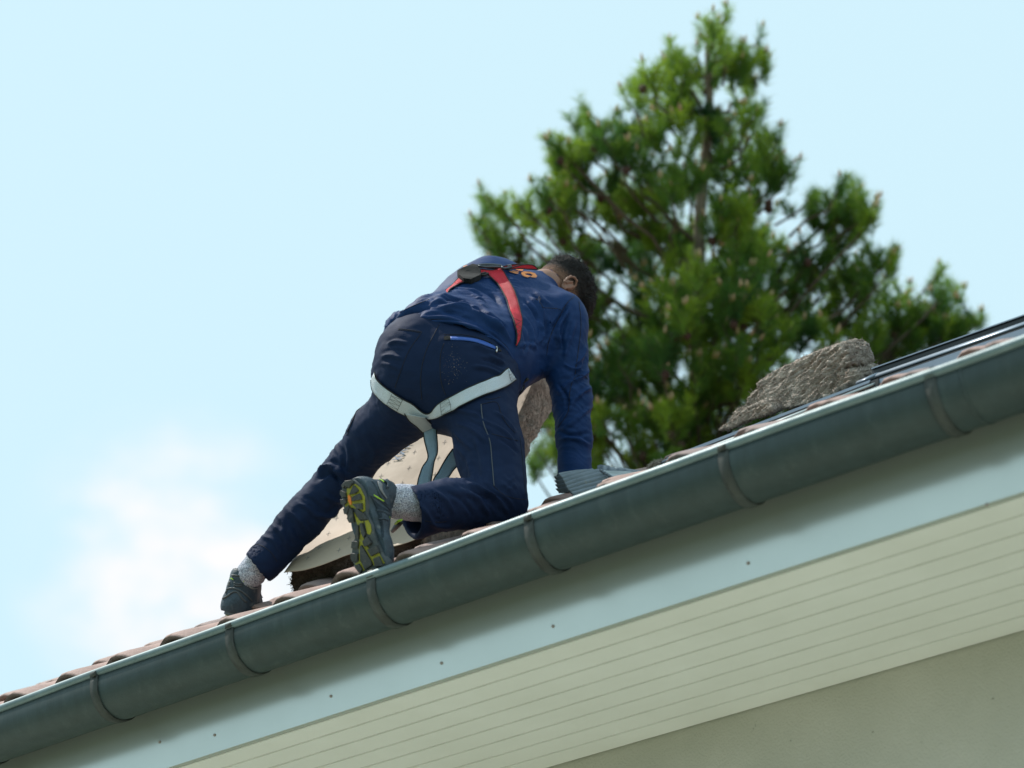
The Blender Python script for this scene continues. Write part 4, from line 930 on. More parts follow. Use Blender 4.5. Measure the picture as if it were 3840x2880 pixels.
# standing shoe trim
cF = lambda L: [(x/5.53+800, y/5.53+2040) for x, y in L]
upL = [c for c in shL_.children if c.name.startswith('upper')][0]
dband('lime_flash', M['lime'], upL, cF([(355, 705), (395, 705), (432, 738)]), cF([(372, 722), (400, 730), (425, 748)]), DSL, .003, 12)
dband('lime_flash', M['lime'], upL, cF([(618, 765), (680, 738), (752, 742)]), cF([(622, 784), (685, 765), (750, 760)]), DSL, .003, 12)
dband('grey_mesh', M['shoegrey'], upL, cF([(240, 830), (285, 780), (318, 765)]), cF([(245, 862), (310, 840), (350, 790)]), DSL, .003, 12)
dband('grey_mesh', M['shoegrey'], upL, cF([(690, 840), (720, 880), (790, 935), (900, 930)]), cF([(775, 795), (780, 860), (830, 910), (905, 915)]), DSL, .003, 16)
for pts in ([(385, 650), (500, 655), (640, 665), (780, 670)], [(200, 990), (330, 920), (470, 925), (600, 990), (720, 1090), (800, 1180)], [(200, 1130), (330, 1060), (420, 985), (500, 990), (580, 1110), (690, 1210)], [(430, 800), (520, 830), (600, 820)], [(430, 850), (520, 870), (600, 860)]):
    dtube('heel_rib', M['rubber'], upL, cF(pts), DSL, .0035, .0008)
V, Fc = tube(toW(np.array([C3(*[a/K for a in p], 7.72) for p in cF([(970, 960), (985, 1060), (1018, 1120)])])), .0025, 5); obj('lace', V, Fc, M['black'], shL_, True)

rt0 = random.Random(11)
M['gritm'] = mat('pale_grit', (.42, .33, .26), .9)
# ---------- garment details
def sl(pts, dr, par, conv, r=.0011, name='seam', m=None): dtube(name, m or M['seam'], par, conv(pts), dr, r, .0004, 4, 5, 2)
for pts in ([(412, 190), (560, 206), (722, 234)], [(726, 236), (700, 275), (560, 480), (430, 800), (365, 985)], [(965, 135), (880, 290), (790, 480), (730, 700), (712, 900), (728, 1150)], [(1030, 385), (990, 500), (975, 700), (1000, 950), (1050, 1085)], [(1030, 270), (1250, 270), (1480, 310), (1680, 390)],
            [(405, 205), (560, 220), (700, 246)], [(1530, 1212), (1745, 1190), (1800, 1340), (1870, 1470), (1990, 1600)], [(1580, 1140), (1700, 1140), (1790, 1110)]):
    sl(pts, DT, trousers, cC)
dtube('side_zip', M['seam'], trousers, [(1388, 1446), (1365, 1480), (1345, 1521), (1322, 1580), (1303, 1620)], DT, .0022, .001)
P_ = smooth_line(DT.line(cC([(1530, 1212), (1545, 1400), (1590, 1560)])+cB([(1792, 60), (1810, 200), (1825, 380)]), .001, 5), 40); V, Fc = tube(toW(P_), .0017, 5); obj('reflective_piping', V, Fc, M['piping'], trousers, True)
for pts in ([(1825, 380), (1880, 430), (1960, 458), (2036, 465)], [(1810, 45), (1900, 70), (1978, 90)], [(250, 745), (330, 755), (400, 800), (440, 860)], [(1380, 600), (1470, 610), (1520, 605)], [(1990, 60), (2010, 250), (2025, 440)], [(870, 10), (860, 40), (885, 55), (905, 20)]):
    sl(pts, DT, trousers, cB)
dband('zip', M['zip'], trousers, cC([(1112, 302), (1300, 312), (1500, 342), (1640, 392), (1728, 440)]), cC([(1116, 348), (1300, 353), (1480, 384), (1600, 430), (1718, 474)]), DT, .002, 26, 3)
sl([(1116, 325), (1300, 334), (1490, 364), (1620, 410), (1722, 458)], DT, trousers, cC, .0009, 'zip_teeth', M['edge'])
poly_drape('zip_garage', M['foam'], trousers, [cC([(1028, 302), (1080, 290), (1116, 296), (1116, 348), (1030, 345)])], DT, .0026)
V, Fc = tube(toW(DT.line(cC([(1722, 440), (1738, 455), (1735, 480), (1730, 510)]), .004, 3)), .003, 6); obj('zip_pull', V, Fc, M['silver'], trousers, True)
poly_drape('zip_garage', M['foam'], trousers, [cC([(1740, 445), (1775, 455), (1805, 500), (1760, 500)])], DT, .0026)
for pts in ([(1700, 430), (1640, 480), (1560, 620), (1485, 800), (1470, 900)], [(1722, 480), (1738, 620), (1712, 900), (1690, 1055)], [(1650, 1190), (1690, 1075), (1760, 1052), (1803, 1100)], [(1650, 1190), (1640, 1330), (1560, 1460)], [(1440, 205), (1560, 260), (1640, 340), (1700, 425)],
            [(270, 640), (330, 570), (450, 505), (560, 462)], [(380, 660), (560, 618), (700, 625), (860, 665), (1010, 740)]):
    sl(pts, DJ, jacket, cA, .0012)
b = MB()
for _ in range(130):     # pale grit on the seat of the trousers
    x, y = rt0.gauss(1150, 75), rt0.gauss(690, 120); (sx, sy), = cC([(x, y)]); p, n_ = DT.at(sx, sy, .0012); a = rng.normal(size=3)*.0011; c_ = rng.normal(size=3)*.0011
    b.add(toW(np.array([p, p+a, p+c_])), [(0, 1, 2)])
o = b.obj('grit', M['gritm'], trousers); tag(o, kind='stuff')
# print on the back
for lp in ([[(1425, 385), (1562, 407), (1535, 450), (1395, 420)]], [[(1330, 428), (1475, 460), (1440, 470), (1318, 447)]], [[(1255, 452), (1290, 448), (1460, 485), (1445, 500), (1400, 496)]],
           [[(1510, 480), (1560, 455), (1700, 460), (1790, 490), (1838, 545), (1820, 580), (1740, 578), (1700, 560), (1640, 575), (1560, 550), (1515, 510)], [(1590, 500), (1610, 490), (1700, 495), (1750, 525), (1715, 550), (1660, 535), (1600, 520)]],
           [[(460, 372), (545, 362), (522, 386), (465, 396)]], [[(640, 332), (690, 326), (600, 395), (560, 380)]], [[(545, 372), (568, 366), (596, 384), (572, 390)]]):
    poly_drape('printed_letter', M['orange'], jacket, [cE(l) for l in lp], DJ, .0045, 4)

# ---------- harness
DTJ_V = np.concatenate([tV, jV]); DTJ_F = np.concatenate([tF, jF+len(tV)]); DTJ = Drape(DTJ_V, DTJ_F)
harness = empty('harness', toW(pelvis), None, None); harness.parent = person; harness.matrix_parent_inverse = person.matrix_world.inverted()
for k_ in ('label', 'category'):
    if k_ in harness: del harness[k_]
lay = lambda dr, off: (lambda x, y, a, t: dr.at(x, y, off)[0])
ribbon('seat_strap', M['blue'], harness, cC([(118, 780), (125, 855), (200, 935), (340, 1040), (500, 1140), (620, 1200), (720, 1290), (800, 1335), (860, 1320), (920, 1235), (1000, 1180), (1150, 1100), (1400, 975), (1600, 890), (1760, 820), (1880, 738)]),
       cC([(68, 880), (80, 1010), (160, 1120), (280, 1220), (400, 1295), (500, 1345), (640, 1378), (800, 1402), (900, 1400), (1000, 1370), (1150, 1305), (1400, 1180), (1600, 1090), (1780, 1020), (1900, 950), (1980, 880)]), lay(DT, .007), .002, 80, 6)
for quad in ([(345, 1062), (490, 1135), (410, 1280), (280, 1205)], [(1000, 1182), (1110, 1135), (1155, 1290), (1020, 1350)], [(1870, 752), (1930, 752), (1955, 880), (1905, 915)]):
    a, b_, c_, d = [np.array(p, float) for p in quad]
    zz = lambda p, q, n=7: [tuple((p[0]*(1-i/n)+p[1]*i/n) if i % 2 else (q[0]*(1-i/n)+q[1]*i/n)) for i in range(n+1)]
    for pts in ([tuple(a), tuple(d)], [tuple(b_), tuple(c_)], zz((a, d), (b_, c_))):
        P_ = np.array([DT.at(x, y, .0095)[0] for x, y in resample(cC(pts), 30)]) if len(pts) == 2 else np.array([DT.at(x, y, .0095)[0] for x, y in cC(pts)])
        V, Fc = tube(toW(P_), .0006, 3); obj('stitching', V, Fc, M['seam'], harness)
free = lambda z0, z1, zf=None: (lambda x, y, a, t: C3(x/K, y/K, z0+(z1-z0)*a))
ribbon('crotch_strap', M['greyweb'], harness, cC([(495, 1340), (560, 1440), (640, 1500), (740, 1600)]), cC([(780, 1395), (840, 1460), (880, 1495), (915, 1520)]), free(7.36, 7.42), .002, 16, 4)
ribbon('leg_strap', M['steelblue'], harness, cD([(1148, 340), (1170, 500), (1220, 700), (1250, 850), (1232, 920), (1150, 1020), (1080, 1200), (1040, 1330), (1015, 1500)]), cD([(1412, 225), (1430, 450), (1442, 700), (1436, 790), (1400, 860), (1368, 960), (1345, 1120), (1315, 1300), (1285, 1510)]), free(7.42, 7.40), .002, 40, 4)
ribbon('leg_strap', M['steelblue'], harness, cD([(1760, 680), (1680, 790), (1620, 880), (1550, 1000), (1450, 1180), (1370, 1300), (1335, 1400), (1315, 1520)]), cD([(1900, 980), (1860, 1030), (1780, 1110), (1680, 1260), (1610, 1370), (1590, 1440), (1575, 1540)]), free(7.44, 7.40), .002, 36, 4)
ribbon('hip_loop', M['steelblue'], harness, cC([(1985, 800), (2050, 830), (2105, 920), (2112, 985), (2060, 1060), (2000, 1170)]), cC([(1935, 960), (1990, 940), (2020, 960), (1990, 1010), (1995, 1060), (1972, 1100)]), free(7.50, 7.58), .002, 24, 4)
b = MB()
for p, q in (([(1990, 790), (2060, 850), (2110, 930)], .008), ([(2095, 905), (2150, 880), (2165, 860)], .005)):
    V, Fc = tube(toW(np.array([C3(x/K, y/K, 7.52) for x, y in cC(p)])), q, 8); b.add(V, Fc)
b.obj('side_buckle', M['black'], harness, True)
ribbon('back_strap', M['red'], harness, cE([(800, 500), (870, 570), (1000, 700), (1100, 830), (1150, 930), (1210, 1080), (1270, 1300), (1330, 1440), (1362, 1560), (1385, 1680), (1400, 1820), (1385, 1960)]),
       cE([(1080, 400), (1150, 480), (1250, 640), (1330, 780), (1400, 950), (1450, 1130), (1490, 1350), (1503, 1500), (1495, 1600), (1480, 1720), (1460, 1850), (1400, 1990)]), lay(DJ, .007), .002, 60, 5)
P_ = [DJ.at(x, y, .0095)[0] for x, y in cE([(1340, 1450), (1480, 1510), (1370, 1560), (1470, 1610), (1380, 1660), (1460, 1710), (1390, 1760), (1455, 1790)])]
V, Fc = tube(toW(np.array(P_)), .0007, 3); obj('stitching', V, Fc, M['piping'], harness)
ribbon('back_strap', M['red'], harness, cE([(1000, 430), (900, 440), (650, 420), (500, 440), (240, 590), (140, 700), (60, 780), (-30, 850)]), cE([(900, 520), (800, 530), (670, 520), (450, 650), (330, 680), (200, 740), (80, 812), (-10, 870)]), lay(DJ, .006), .002, 40, 4)
zt = DJ.at(*cE([(1100, 430)])[0])[0][2]; zn = DJ.at(*cE([(1700, 420)])[0])[0][2]
ribbon('shoulder_strap', M['red'], harness, cE([(800, 318), (950, 325), (1080, 345), (1200, 310), (1400, 285), (1500, 281), (1620, 286)]), cE([(800, 358), (950, 372), (1100, 388), (1215, 395), (1360, 345), (1480, 306), (1620, 292)]), free(zt-.01, zn-.03), .002, 30, 4)
ribbon('shoulder_strap', M['red'], harness, cE([(1230, 388), (1400, 330), (1540, 296), (1680, 288), (1760, 300), (1860, 378)]), cE([(1240, 396), (1400, 372), (1540, 374), (1680, 385), (1780, 388), (1865, 386)]), free(zt-.004, zn-.012), .002, 30, 4)
ringp = [DJ.at(x, y, .014)[0] for x, y in cE([(610, 392), (690, 366), (800, 362), (950, 368), (1080, 380), (1118, 400), (1060, 412), (930, 408), (780, 404), (650, 410)])]
b = MB(); V, Fc = tube(toW(np.array(ringp)), .0042, 8, True); b.add(V, Fc)
V, Fc = tube(toW(np.array([DJ.at(x, y, .014)[0] for x, y in cE([(1100, 400), (1130, 440), (1200, 436), (1285, 408), (1282, 388), (1220, 392)])])), .0042, 8); b.add(V, Fc)
b.obj('dorsal_ring', M['steel'], harness, True)
padp = cE([(225, 540), (240, 600), (330, 678), (480, 688), (600, 645), (672, 580), (650, 480), (595, 402), (520, 388), (330, 460), (240, 520)])
po_ = poly_drape('strap_pad', M['foam'], harness, [padp], DJ, .020, 8); so = po_.modifiers.new('thickness', 'SOLIDIFY'); so.thickness = .018; so.offset = -1
poly_drape('pad_label', M['orange'], harness, [cE([(345, 455), (420, 425), (424, 436), (352, 468)])], DJ, .0235)
V, Fc = tube(toW(np.array([DJ.at(x, y, .012)[0] for x, y in cE([(670, 545), (760, 520), (830, 540), (760, 575), (680, 575)])])), .004, 6, True); obj('pad_loop', V, Fc, M['black'], harness, True)

# ================================================================== INSULATION SLAB behind the person
slab = empty('insulation_slab', toW(C3(760, 1215, 7.7)), 'brown wool insulation slab with printed kraft paper facing, bent behind the person', 'insulation slab')
Lf = [(613, 1237, 7.60), (650, 1186, 7.70), (690, 1130, 7.80), (735, 1058, 7.90), (800, 970, 8.00), (880, 890, 8.10), (990, 800, 8.2)]
Rt = [(905, 1160, 7.32), (960, 1120, 7.42), (1020, 1080, 7.52), (1068, 1010, 7.64), (1100, 940, 7.78), (1128, 880, 7.88), (1172, 788, 8.0)]
Lc = resample([C3(*p) for p in Lf], 90); Rc = resample([C3(*p) for p in Rt], 90)
Lc = np.array(Lc); Rc = np.array(Rc); NS, NTT = 90, 70; G_ = np.zeros((NS, NTT, 3))
for i in range(NS):
    s_ = i/(NS-1)
    for j in range(NTT):
        t = j/(NTT-1); p = Lc[i]*(1-t)+Rc[i]*t
        bow = .020*math.sin(math.pi*t)*(1-.4*s_); p = p+np.array([0, -.3, -.8])*bow*.6
        p = p+np.array([-.2, .5, -.5])*(.006*mnoise.noise(Vector((s_*7, t*5, 1)))+.012*max(0, .25-t)*max(0, .2-s_)*18*mnoise.noise(Vector((t*9, s_*6, 3))))
        if s_ < .10: p = p+np.array([0, -.012, -.008])*math.sin(t*9)*(1-s_/.10)*.5
        G_[i, j] = p
idx = lambda i, j: i*NTT+j
Fp = np.array([(idx(i, j), idx(i, j+1), idx(i+1, j+1), idx(i+1, j)) for i in range(NS-1) for j in range(NTT-1)])
pap = obj('paper_facing', toW(G_.reshape(-1, 3)), Fp, M['paper'], slab, True); so = pap.modifiers.new('thickness', 'SOLIDIFY'); so.thickness = .0012
DPp = Drape(G_.reshape(-1, 3), Fp)
offB, offT = np.array([.030, -.085, .055]), np.array([.088, -.022, .075])
NW = 16; rows = []; e_in = .006
def wl_(i, j, k):
    s_ = i/(NS-1); o_ = offB*(1-s_)**.8+offT*(1-(1-s_)**.8); p = G_[i, j]+o_*(k/(NW-1))
    nn = Vector(p*16); r = mnoise.noise(nn)*.020+(1-2*abs(mnoise.noise(Vector((p[0]*70, p[1]*30, p[2]*40)))))*.008+(1-2*abs(mnoise.noise(Vector(p*110))))*.005-.004
    inn = np.zeros(3)
    if j == 0: inn = np.array([.012, 0, 0])*1
    if i == 0: inn = inn+np.array([.0, .002, .010])
    return p+inn+np.array([r, r*.6, r*.5])*(0 if k == 0 else 1)+np.array([0, 0, .002])
Vw = []; Fw = []
def sheet(fn, A_, B_):
    bb = len(Vw)
    for a in range(A_):
        for c_ in range(B_): Vw.append(fn(a, c_))
    for a in range(A_-1):
        for c_ in range(B_-1): Fw.append((bb+a*B_+c_, bb+a*B_+c_+1, bb+(a+1)*B_+c_+1, bb+(a+1)*B_+c_))
sheet(lambda a, c_: wl_(a, NTT-1, c_), NS, NW); sheet(lambda a, c_: wl_(a, c_, NW-1), NS, NTT); sheet(lambda a, c_: wl_(NS-1, a, c_), NTT, NW)
obj('wool_core', toW(np.array(Vw)), Fw, M['wool_b'], slab, True)
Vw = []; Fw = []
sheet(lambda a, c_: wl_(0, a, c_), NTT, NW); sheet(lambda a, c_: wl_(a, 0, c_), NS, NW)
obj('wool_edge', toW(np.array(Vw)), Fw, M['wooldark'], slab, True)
def fibres(name, m, par, pts, L=.012, r=.0005, n=3):
    b = MB()
    for p in pts:
        d = nrm(rng.normal(size=3)); e = nrm(rng.normal(size=3)); l = L*random.uniform(.4, 1.3)
        b.tube([p-d*l*.3, p+d*l*.2+e*l*.15, p+d*l*.6+e*l*.5], r, n)
    o = b.obj(name, m, par, False); tag(o, kind='stuff'); return o
fp = []
for _ in range(2600):
    i = random.randrange(NS); k = random.randrange(NW); fp.append(toW(wl_(i, NTT-1, k)+rng.normal(size=3)*.003))
fibres('fibres', M['fibre'], slab, fp, .013, .0006)
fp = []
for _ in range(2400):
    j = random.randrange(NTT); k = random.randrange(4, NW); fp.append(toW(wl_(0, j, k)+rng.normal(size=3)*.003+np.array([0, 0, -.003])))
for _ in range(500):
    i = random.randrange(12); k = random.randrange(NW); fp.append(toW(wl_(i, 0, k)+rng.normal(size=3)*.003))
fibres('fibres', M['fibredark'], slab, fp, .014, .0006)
# printed crosses, lettering and a round mark on the paper
def cross(x, y, s_=7, a=.3):
    b = MB()
    for (dx, dy) in ((s_*1.25*math.cos(a), -s_*.9*math.sin(a)), (s_*.42, -s_*1.25)):
        P_ = np.array([DPp.at(x+dx*t, y+dy*t, .0012)[0] for t in np.linspace(-1, 1, 6)]); V, Fc = tube(toW(P_), .0005, 3); b.add(V, Fc)
    b.obj('printed_cross', M['ink'], slab)
for x, y in cD([(1590, 548), (1462, 876), (852, 1082), (1812, 1328), (706, 1396), (1082, 392), (966, 748), (420, 985), (270, 1250), (1385, 1216)]): cross(x, y)
for x, y in [(a/4.1475+1040, c_/4.1475+1860) for a, c_ in ((923, 350), (796, 587), (655, 800), (470, 966), (1118, 660), (962, 846))]: cross(x, y)
def text_on(txt, m, par, dr, o, ux, uy, size, name='printed_word', off=.0040):
    cu = bpy.data.curves.new('t', 'FONT'); cu.body = txt; cu.size = 1; cu.offset = .012; to = bpy.data.objects.new('t', cu); COL.objects.link(to)
    bpy.context.view_layer.update(); dg = bpy.context.evaluated_depsgraph_get(); me = to.evaluated_get(dg).to_mesh()
    V = [(v.co.x, v.co.y) for v in me.vertices]; Fc = [tuple(p.vertices) for p in me.polygons]; bpy.data.objects.remove(to)
    o = np.array(o, float); ux = np.array(ux, float); uy = np.array(uy, float)
    P_ = np.array([dr.at(*(o+ux*x*size+uy*y*size), off)[0] for x, y in V]); return obj(name, toW(P_), Fc, m, par)
(lx, ly), = cD([(600, 905)])
text_on('KNAUF', M['ink2'], slab, DPp, cD([(500, 945)])[0], (.36, -.54), (.95, -.12), 52)
(mx_, my_), = [(865/4.1475+1040, 300/4.1475+1860)]
poly_drape('printed_mark', M['ink2'], slab, [[(mx_+14*math.cos(a)*1.0+6*math.sin(a), my_+6*math.sin(a)-10*math.cos(a)*.7) for a in np.linspace(0, 2*math.pi, 14, endpoint=False)]], DPp, .0035)
text_on('Mineral', M['ink'], slab, DPp, (1040+285/4.1475, 1860+1020/4.1475), (.75, -.62), (.3, -.8), 6.5)

# ================================================================== WOOL BLOCKS on the window
def block(name, label, poly, q, depth, m, tail=False, seed=0, group=None, h=.0032, layers=True):
    """torn block of mineral wool: the outline seen here with real depth up the slope"""
    P3 = [Q(x, y, q) for x, y in poly]; us_ = np.array([p[0] for p in P3]); ws = np.array([p[2] for p in P3]); c_ = np.array([us_.mean(), q, ws.mean()])
    root = empty(name, Hq(np.array([us_.mean(), q, ws.min()])), label, 'insulation wool', group)
    # signed distance to the outline (u,w), extruded in q with rounded, ragged edges
    lo = (us_.min()-.05, q-.05, ws.min()-.05); hi = (us_.max()+.05, q+depth+.05, ws.max()+depth*TA+.05)
    n3 = [int((hi[k]-lo[k])/h)+1 for k in range(3)]; ax = [lo[k]+np.arange(n3[k])*h for k in range(3)]
    UU, WW = np.meshgrid(ax[0], ax[2], indexing='ij'); px = np.stack([us_, ws], 1)
    def sd2(U_, W_):
        d = np.full(U_.shape, 1e9); ins = np.zeros(U_.shape, bool); n_ = len(px)
        for i in range(n_):
            a, b_ = px[i], px[(i+1) % n_]; e = b_-a; wx, wy = U_-a[0], W_-a[1]; t = np.clip((wx*e[0]+wy*e[1])/(e@e+1e-12), 0, 1)
            d = np.minimum(d, (wx-t*e[0])**2+(wy-t*e[1])**2)
            cnd = ((a[1] > W_) != (b_[1] > W_)) & (U_ < (b_[0]-a[0])*(W_-a[1])/(b_[1]-a[1]+1e-12)+a[0]); ins ^= cnd
        return np.where(ins, -1, 1)*np.sqrt(d)
    f = np.empty(n3, np.float32)
    for j, qq in enumerate(ax[1]):
        dq = max(q-qq, qq-q-depth); d2 = sd2(UU, WW-max(0, min(depth, qq-q))*TA)
        f[:, j, :] = np.where((d2 > 0) & (dq > 0), np.sqrt(d2**2+dq**2 if dq > 0 else d2**2), np.maximum(d2, dq))+.0
    v, Fq = surfnet(f-.002, lo, h)
    N = vnormals(v, Fq); um_ = us_.min()+.45*(us_.max()-us_.min())
    def wr_(p):
        w_ = p[2]-p[0]*.36; k = Vector((p[0]*18+seed, p[1]*22, w_*30)); q3 = mnoise.noise_vector(k)*.5
        lay_ = min(1, max(0, (p[0]-um_)*12)) if layers else .5
        a = Vector((p[0]*22, p[1]*26, w_*130))+q3*2.4; c4 = Vector((p[0]*90, p[1]*95, w_*210))+q3*2; e4 = Vector((p[0]*240, p[1]*240, w_*420))
        return mnoise.noise(k)*.0035+(1-2*abs(mnoise.noise(a)))*(.005+.011*lay_)+(1-2*abs(mnoise.noise(c4)))*.0026+mnoise.noise(e4)*.003-.005
    D = np.array([wr_(p) for p in v])
    v = v+N*D[:, None]
    core = obj('wool_core', np.array([Hq(p) for p in v]), Fq, m, root, True)
    b = MB(); pick = rng.choice(len(v), 3000 if len(v) > 8000 else 1200)
    P_ = np.array([Hq(v[i]+N[i]*.001) for i in pick]); fibres('fibres', M['fibre'], root, P_, .012, .0006)
    return root
cR = lambda L: [(x/1.659+2700, y/1.659+1100) for x, y in L]
block('wool_block', 'large torn block of grey-brown stone wool lying on the left roof window', cR([(232, 560), (262, 535), (330, 490), (420, 450), (540, 395), (640, 370), (745, 338), (790, 372), (805, 415), (822, 440), (812, 462), (770, 474), (720, 500), (672, 524), (735, 514), (800, 488), (850, 500), (865, 535), (845, 562), (690, 628), (560, 680), (440, 712), (340, 728), (318, 704), (285, 695), (238, 660)]), .84, .12, M['wool'], seed=1)
block('wool_flap', 'jagged torn flap of stone wool sloping down left behind the large block', cR([(60, 790), (90, 738), (110, 722), (140, 735), (165, 690), (180, 650), (205, 628), (236, 612), (300, 640), (330, 700), (200, 745), (100, 790)]), .92, .035, M['wool'], seed=3, h=.0032)
block('wool_scrap', 'thin pale offcut of stone wool lying along the frame under the large block', cR([(-5, 850), (50, 805), (120, 752), (180, 712), (250, 686), (300, 690), (325, 718), (290, 738), (190, 778), (90, 825)]), .79, .045, M['wool'], seed=5, h=.0032)
block('wool_tuft', 'small tuft of stone wool between the pleated apron and left roof window', [E6(*p) for p in [(1790, 330), (1850, 290), (1880, 250), (1915, 215), (1960, 225), (2030, 205), (2050, 260), (2060, 400), (1900, 420), (1800, 400)]], .86, .05, M['wool'], seed=9, h=.003)

# ================================================================== PINE TREE
TZ = 12.0
def TP(x, y, dz=0): return S(x*K, y*K, TZ+dz)
pine = empty('pine_tree', (TP(1497, 1150)[0], TP(1497, 1150)[1], 0), 'tall green pine tree with pale buds rising behind the roof', 'tree')
trunk_px = [(1533, 45, 0), (1529, 130, 0), (1534, 230, 0), (1523, 350, 0), (1513, 450, 0), (1510, 600, 0), (1506, 800, 0), (1500, 1000, 0), (1497, 1150, 0)]
tp = np.array([TP(x, y, d) for x, y, d in trunk_px]); base = np.array([tp[-1][0]+.1, tp[-1][1], 0]); tp = np.vstack([tp, (tp[-1]+base)/2, base])
tp = resample(tp, 60); hh_ = tp[:, 2]; rad = .012+.115*np.clip((hh_[0]-hh_)/hh_[0], 0, 1)**.8
V, Fc = tube(tp, rad, 10); obj('trunk', V, Fc, M['bark'], pine, True)
def trunk_at(z): i = np.argmin(abs(hh_-z)); return tp[i], rad[i]
c5 = lambda L: [((x/1.843+1740)/K, y/1.843/K) for x, y in L]
c6 = lambda L: [((x/1.3825+2200)/K, (y/1.3825+600)/K) for x, y in L]
outl = c5([(1805, 40), (1860, 130), (1820, 230), (1900, 250), (2000, 230), (2060, 170), (2085, 330), (2115, 420), (2060, 480), (2000, 540), (1990, 610), (1880, 620), (1880, 740), (2000, 740), (2070, 680), (2080, 720), (2030, 870), (2120, 890), (2200, 850)])+c6([(1000, -60), (1100, 0), (1060, 100), (980, 150), (1060, 200), (1165, 150), (1290, 180), (1310, 90), (1420, 90), (1440, 180), (1520, 190), (1500, 280), (1470, 380), (1510, 470), (1600, 440), (1620, 470), (1570, 640), (1670, 640), (1760, 740), (1780, 560), (1850, 540), (1880, 640), (1960, 680), (1930, 780), (2050, 790), (2060, 830), (1980, 900), (1900, 1100), (1400, 1300), (900, 1600), (0, 1700)])+[(1140, 1010), (1150, 900), (1100, 700), (1040, 640)]+c5([(100, 1700), (110, 1600), (50, 1500), (120, 1290), (170, 1290), (200, 1400), (340, 1340), (500, 1250), (580, 1230), (560, 1130), (540, 1000), (560, 930), (700, 950), (790, 930), (720, 790), (790, 760), (820, 660), (860, 760), (900, 810), (1000, 820), (1050, 780), (1180, 830), (1230, 760), (1130, 700), (1090, 620), (1130, 540), (1240, 440), (1340, 430), (1400, 280), (1440, 300), (1450, 400), (1500, 360), (1560, 420), (1620, 320), (1680, 320), (1670, 220), (1620, 130), (1700, 110), (1780, 130)])
OA = np.array(outl)
def inside(x, y):
    ins = False; n_ = len(OA)
    for i in range(n_):
        x1, y1 = OA[i]; x2, y2 = OA[(i+1) % n_]
        if (y1 > y) != (y2 > y) and x < (x2-x1)*(y-y1)/(y2-y1)+x1: ins = not ins
    return ins
holes = [(1475, 437, 30, 24), (1262, 478, 26, 24), (1284, 359, 20, 24), (1449, 281, 24, 22), (1562, 208, 26, 12), (1767, 637, 22, 22), (1725, 741, 26, 22), (1421, 533, 24, 16), (1540, 515, 18, 26), (1300, 332, 16, 12), (1690, 415, 20, 16), (1585, 345, 20, 10), (1340, 640, 22, 16), (1330, 940, 26, 40), (1640, 700, 22, 20), (1178, 512, 14, 12), (1390, 210, 12, 14), (1210, 310, 10, 8), (1350, 1010, 30, 20), (1180, 1010, 18, 26), (1470, 800, 12, 12), (1290, 720, 16, 12), (1600, 560, 16, 12)]
def inhole(x, y): return any(((x-a)/ra/1.2)**2+((y-b_)/rb/1.2)**2 < 1 for a, b_, ra, rb in holes)
tips = [(x, y, random.uniform(-.3, .3)) for x, y in c5([(1805, 60), (1715, 105), (1622, 140), (2050, 200), (2100, 420), (1410, 295), (1500, 375), (1608, 340), (1240, 450), (1135, 550), (1112, 630), (820, 680), (735, 800), (880, 840), (565, 945), (635, 955), (720, 970), (945, 900), (130, 1300), (65, 1500), (260, 1420), (350, 1350), (500, 1270), (630, 1270), (2070, 700), (2010, 780), (2185, 890), (1830, 280), (1950, 340), (1080, 800), (110, 1600), (2000, 560)])+c6([(1085, 10), (1165, 165), (1310, 105), (1410, 105), (1505, 200), (1495, 260), (1600, 455), (1820, 555), (1940, 680), (2045, 800), (1665, 645), (1860, 640), (1560, 560)])]
rt = random.Random(3); tries = 0
while len(tips) < 315 and tries < 60000:
    tries += 1; x, y = rt.uniform(1020, 2130), rt.uniform(20, 1130)
    if not inside(x, y) or inhole(x, y) or not inside(x, y-14): continue
    wspan = max(60, abs(y-10)*.55); edge = max(0, 1-abs(x-1510)/wspan/1.3); dz = rt.uniform(-.55, 1)*(.12+1.3*edge*min(1, y/500))
    if abs(x-1524) < 24 and (110 < y < 300 or 420 < y < 520) and dz < .35: continue
    if min(((x-a)**2+(y-b_)**2+(dz-c_)**2*700) for a, b_, c_ in tips) < 27**2: continue
    tips.append((x, y, dz))
shoots = []; limbs = MB(); PXM = TZ/FS*K
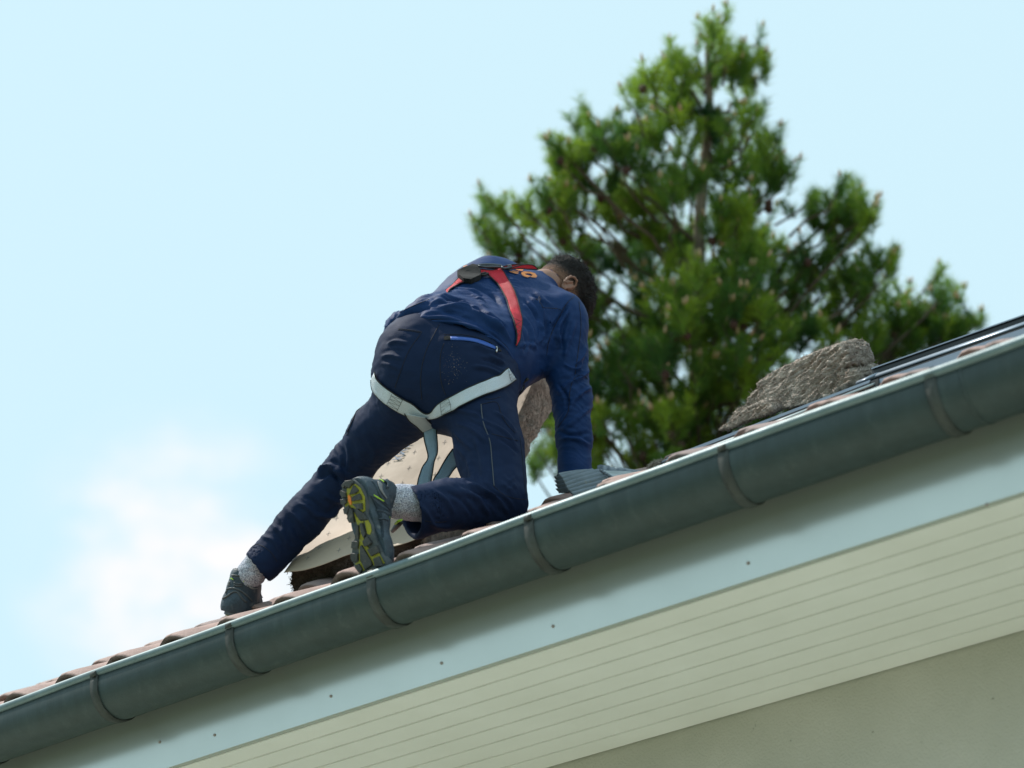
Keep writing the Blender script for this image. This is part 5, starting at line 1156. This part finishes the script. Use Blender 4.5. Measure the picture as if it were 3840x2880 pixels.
for (x, y, dz) in tips:
    E_ = TP(x, y, dz); hd = np.array([E_[0]-tp[0][0], E_[1]-tp[0][1], 0]); L = np.linalg.norm(hd); E_ = E_-np.array([0, 0, .04])
    st, sr = trunk_at(max(2.5, min(E_[2]-.16-.42*L, hh_[0]-.05)))
    c1 = st*.5+E_*.5+np.array([0, 0, -.14*L]); ss = np.linspace(0, 1, 9)[:, None]
    pts = st*(1-ss)**2+2*c1*ss*(1-ss)+E_*ss**2
    pts[1:-1] += rng.normal(size=(7, 3))*.018
    dirE = nrm(pts[-1]-pts[-2]); ctone = np.clip(rt.gauss(.66, .20), .12, 1)
    start = 0 if rt.random() < .20 else rt.choice((4, 5, 6))
    limbs.tube(pts[start:], np.linspace(.010+.006*L, .004, 9)[start:], 6)
    cd = nrm(dirE*.45+np.array([0, 0, 1.])+rng.normal(size=3)*.12); e1 = nrm(np.cross(cd, (.2, .9, .1))); e2 = np.cross(cd, e1)
    shoots.append((E_+cd*.05, cd, rt.uniform(.13, .22), 1 if rt.random() < .75 else 0, ctone))
    nr = rt.randint(8, 12)
    for k in range(nr):
        a = 6.283*(k+rt.random()*.7)/nr; out = e1*math.cos(a)+e2*math.sin(a); back_ = rt.uniform(.0, .20)
        root_ = pts[-1]-dirE*back_; ln_ = rt.uniform(.09, .17); d = nrm(cd*.62+out*rt.uniform(.5, 1.0)+np.array([0, 0, .25]))
        q = root_+d*ln_; qx, qy, _ = projS(q)
        if inhole(qx/K, qy/K) or not inside(qx/K, qy/K+6): continue
        limbs.tube([root_, root_+d*ln_*.9], .0035, 4)
        shoots.append((q, nrm(d+np.array([0, 0, .35])), ln_*rt.uniform(.85, 1.05), 1 if rt.random() < .22 else 0, float(np.clip(ctone+rt.gauss(0, .12), 0, 1))))
limbs.obj('branches', M['twig'], pine, True)
nV, nT = [], []
buds = MB(); NN = 105
for (tip, d, L, bud, ctone) in shoots:
    e1 = nrm(np.cross(d, (.31, .2, .9))); e2 = np.cross(d, e1)
    t = rng.random(NN); an = rng.random(NN)*6.283; ln = .050+.022*rng.random(NN); sp = .50+.42*rng.random(NN)
    basep = tip-d*(L*(1-t))[:, None]; out = e1*np.cos(an)[:, None]+e2*np.sin(an)[:, None]
    nd = d*(1-sp*.6)[:, None]+out*sp[:, None]; nd /= np.linalg.norm(nd, axis=1, keepdims=True)
    w = np.cross(nd, rng.normal(size=(NN, 3))); w /= np.linalg.norm(w, axis=1, keepdims=True)
    a = basep-w*.0019; b_ = basep+w*.0019; c_ = basep+nd*ln[:, None]+w*.001
    nV.append(np.stack([a, b_, c_], 1).reshape(-1, 3))
    tone = np.clip(ctone+.3*(t-.6)+rng.normal(size=NN)*.06, 0, 1); nT.append(np.repeat(tone, 3))
    if bud:
        buds.tube([tip+d*.005, tip+d*.025, tip+d*.045], [.0075, .0075, .002], 5)
        if rng.random() < .5: buds.tube([tip+e1*.012, tip+e1*.02+d*.035], [.006, .003], 4)
nV = np.concatenate(nV); nT = np.concatenate(nT).astype(np.float32)
me = meshdata('crown', nV, np.arange(len(nV)).reshape(-1, 3), M['needle'], False)
at = me.attributes.new('tone', 'FLOAT', 'POINT'); at.data.foreach_set('value', nT[:len(me.vertices)])
o = link('crown', me, pine)
o = buds.obj('buds', M['candle'], pine, True); tag(o, kind='stuff')
cn = MB()
for _ in range(110):
    tip, d, L, bud, _t = shoots[rt.randrange(len(shoots))]; p = tip-d*rt.uniform(.08, .16)+rng.normal(size=3)*.008; qx, qy, _ = projS(p)
    if not (inside(qx/K-18, qy/K) and inside(qx/K+18, qy/K) and inside(qx/K, qy/K-20)): continue
    cn.tube([p, p+np.array([0, 0, -.012]), p+np.array([0, 0, -.03]), p+np.array([0, 0, -.05])], [.006, .02, .022, .006], 7)
o = cn.obj('cones', M['cone'], pine, True); tag(o, kind='stuff')
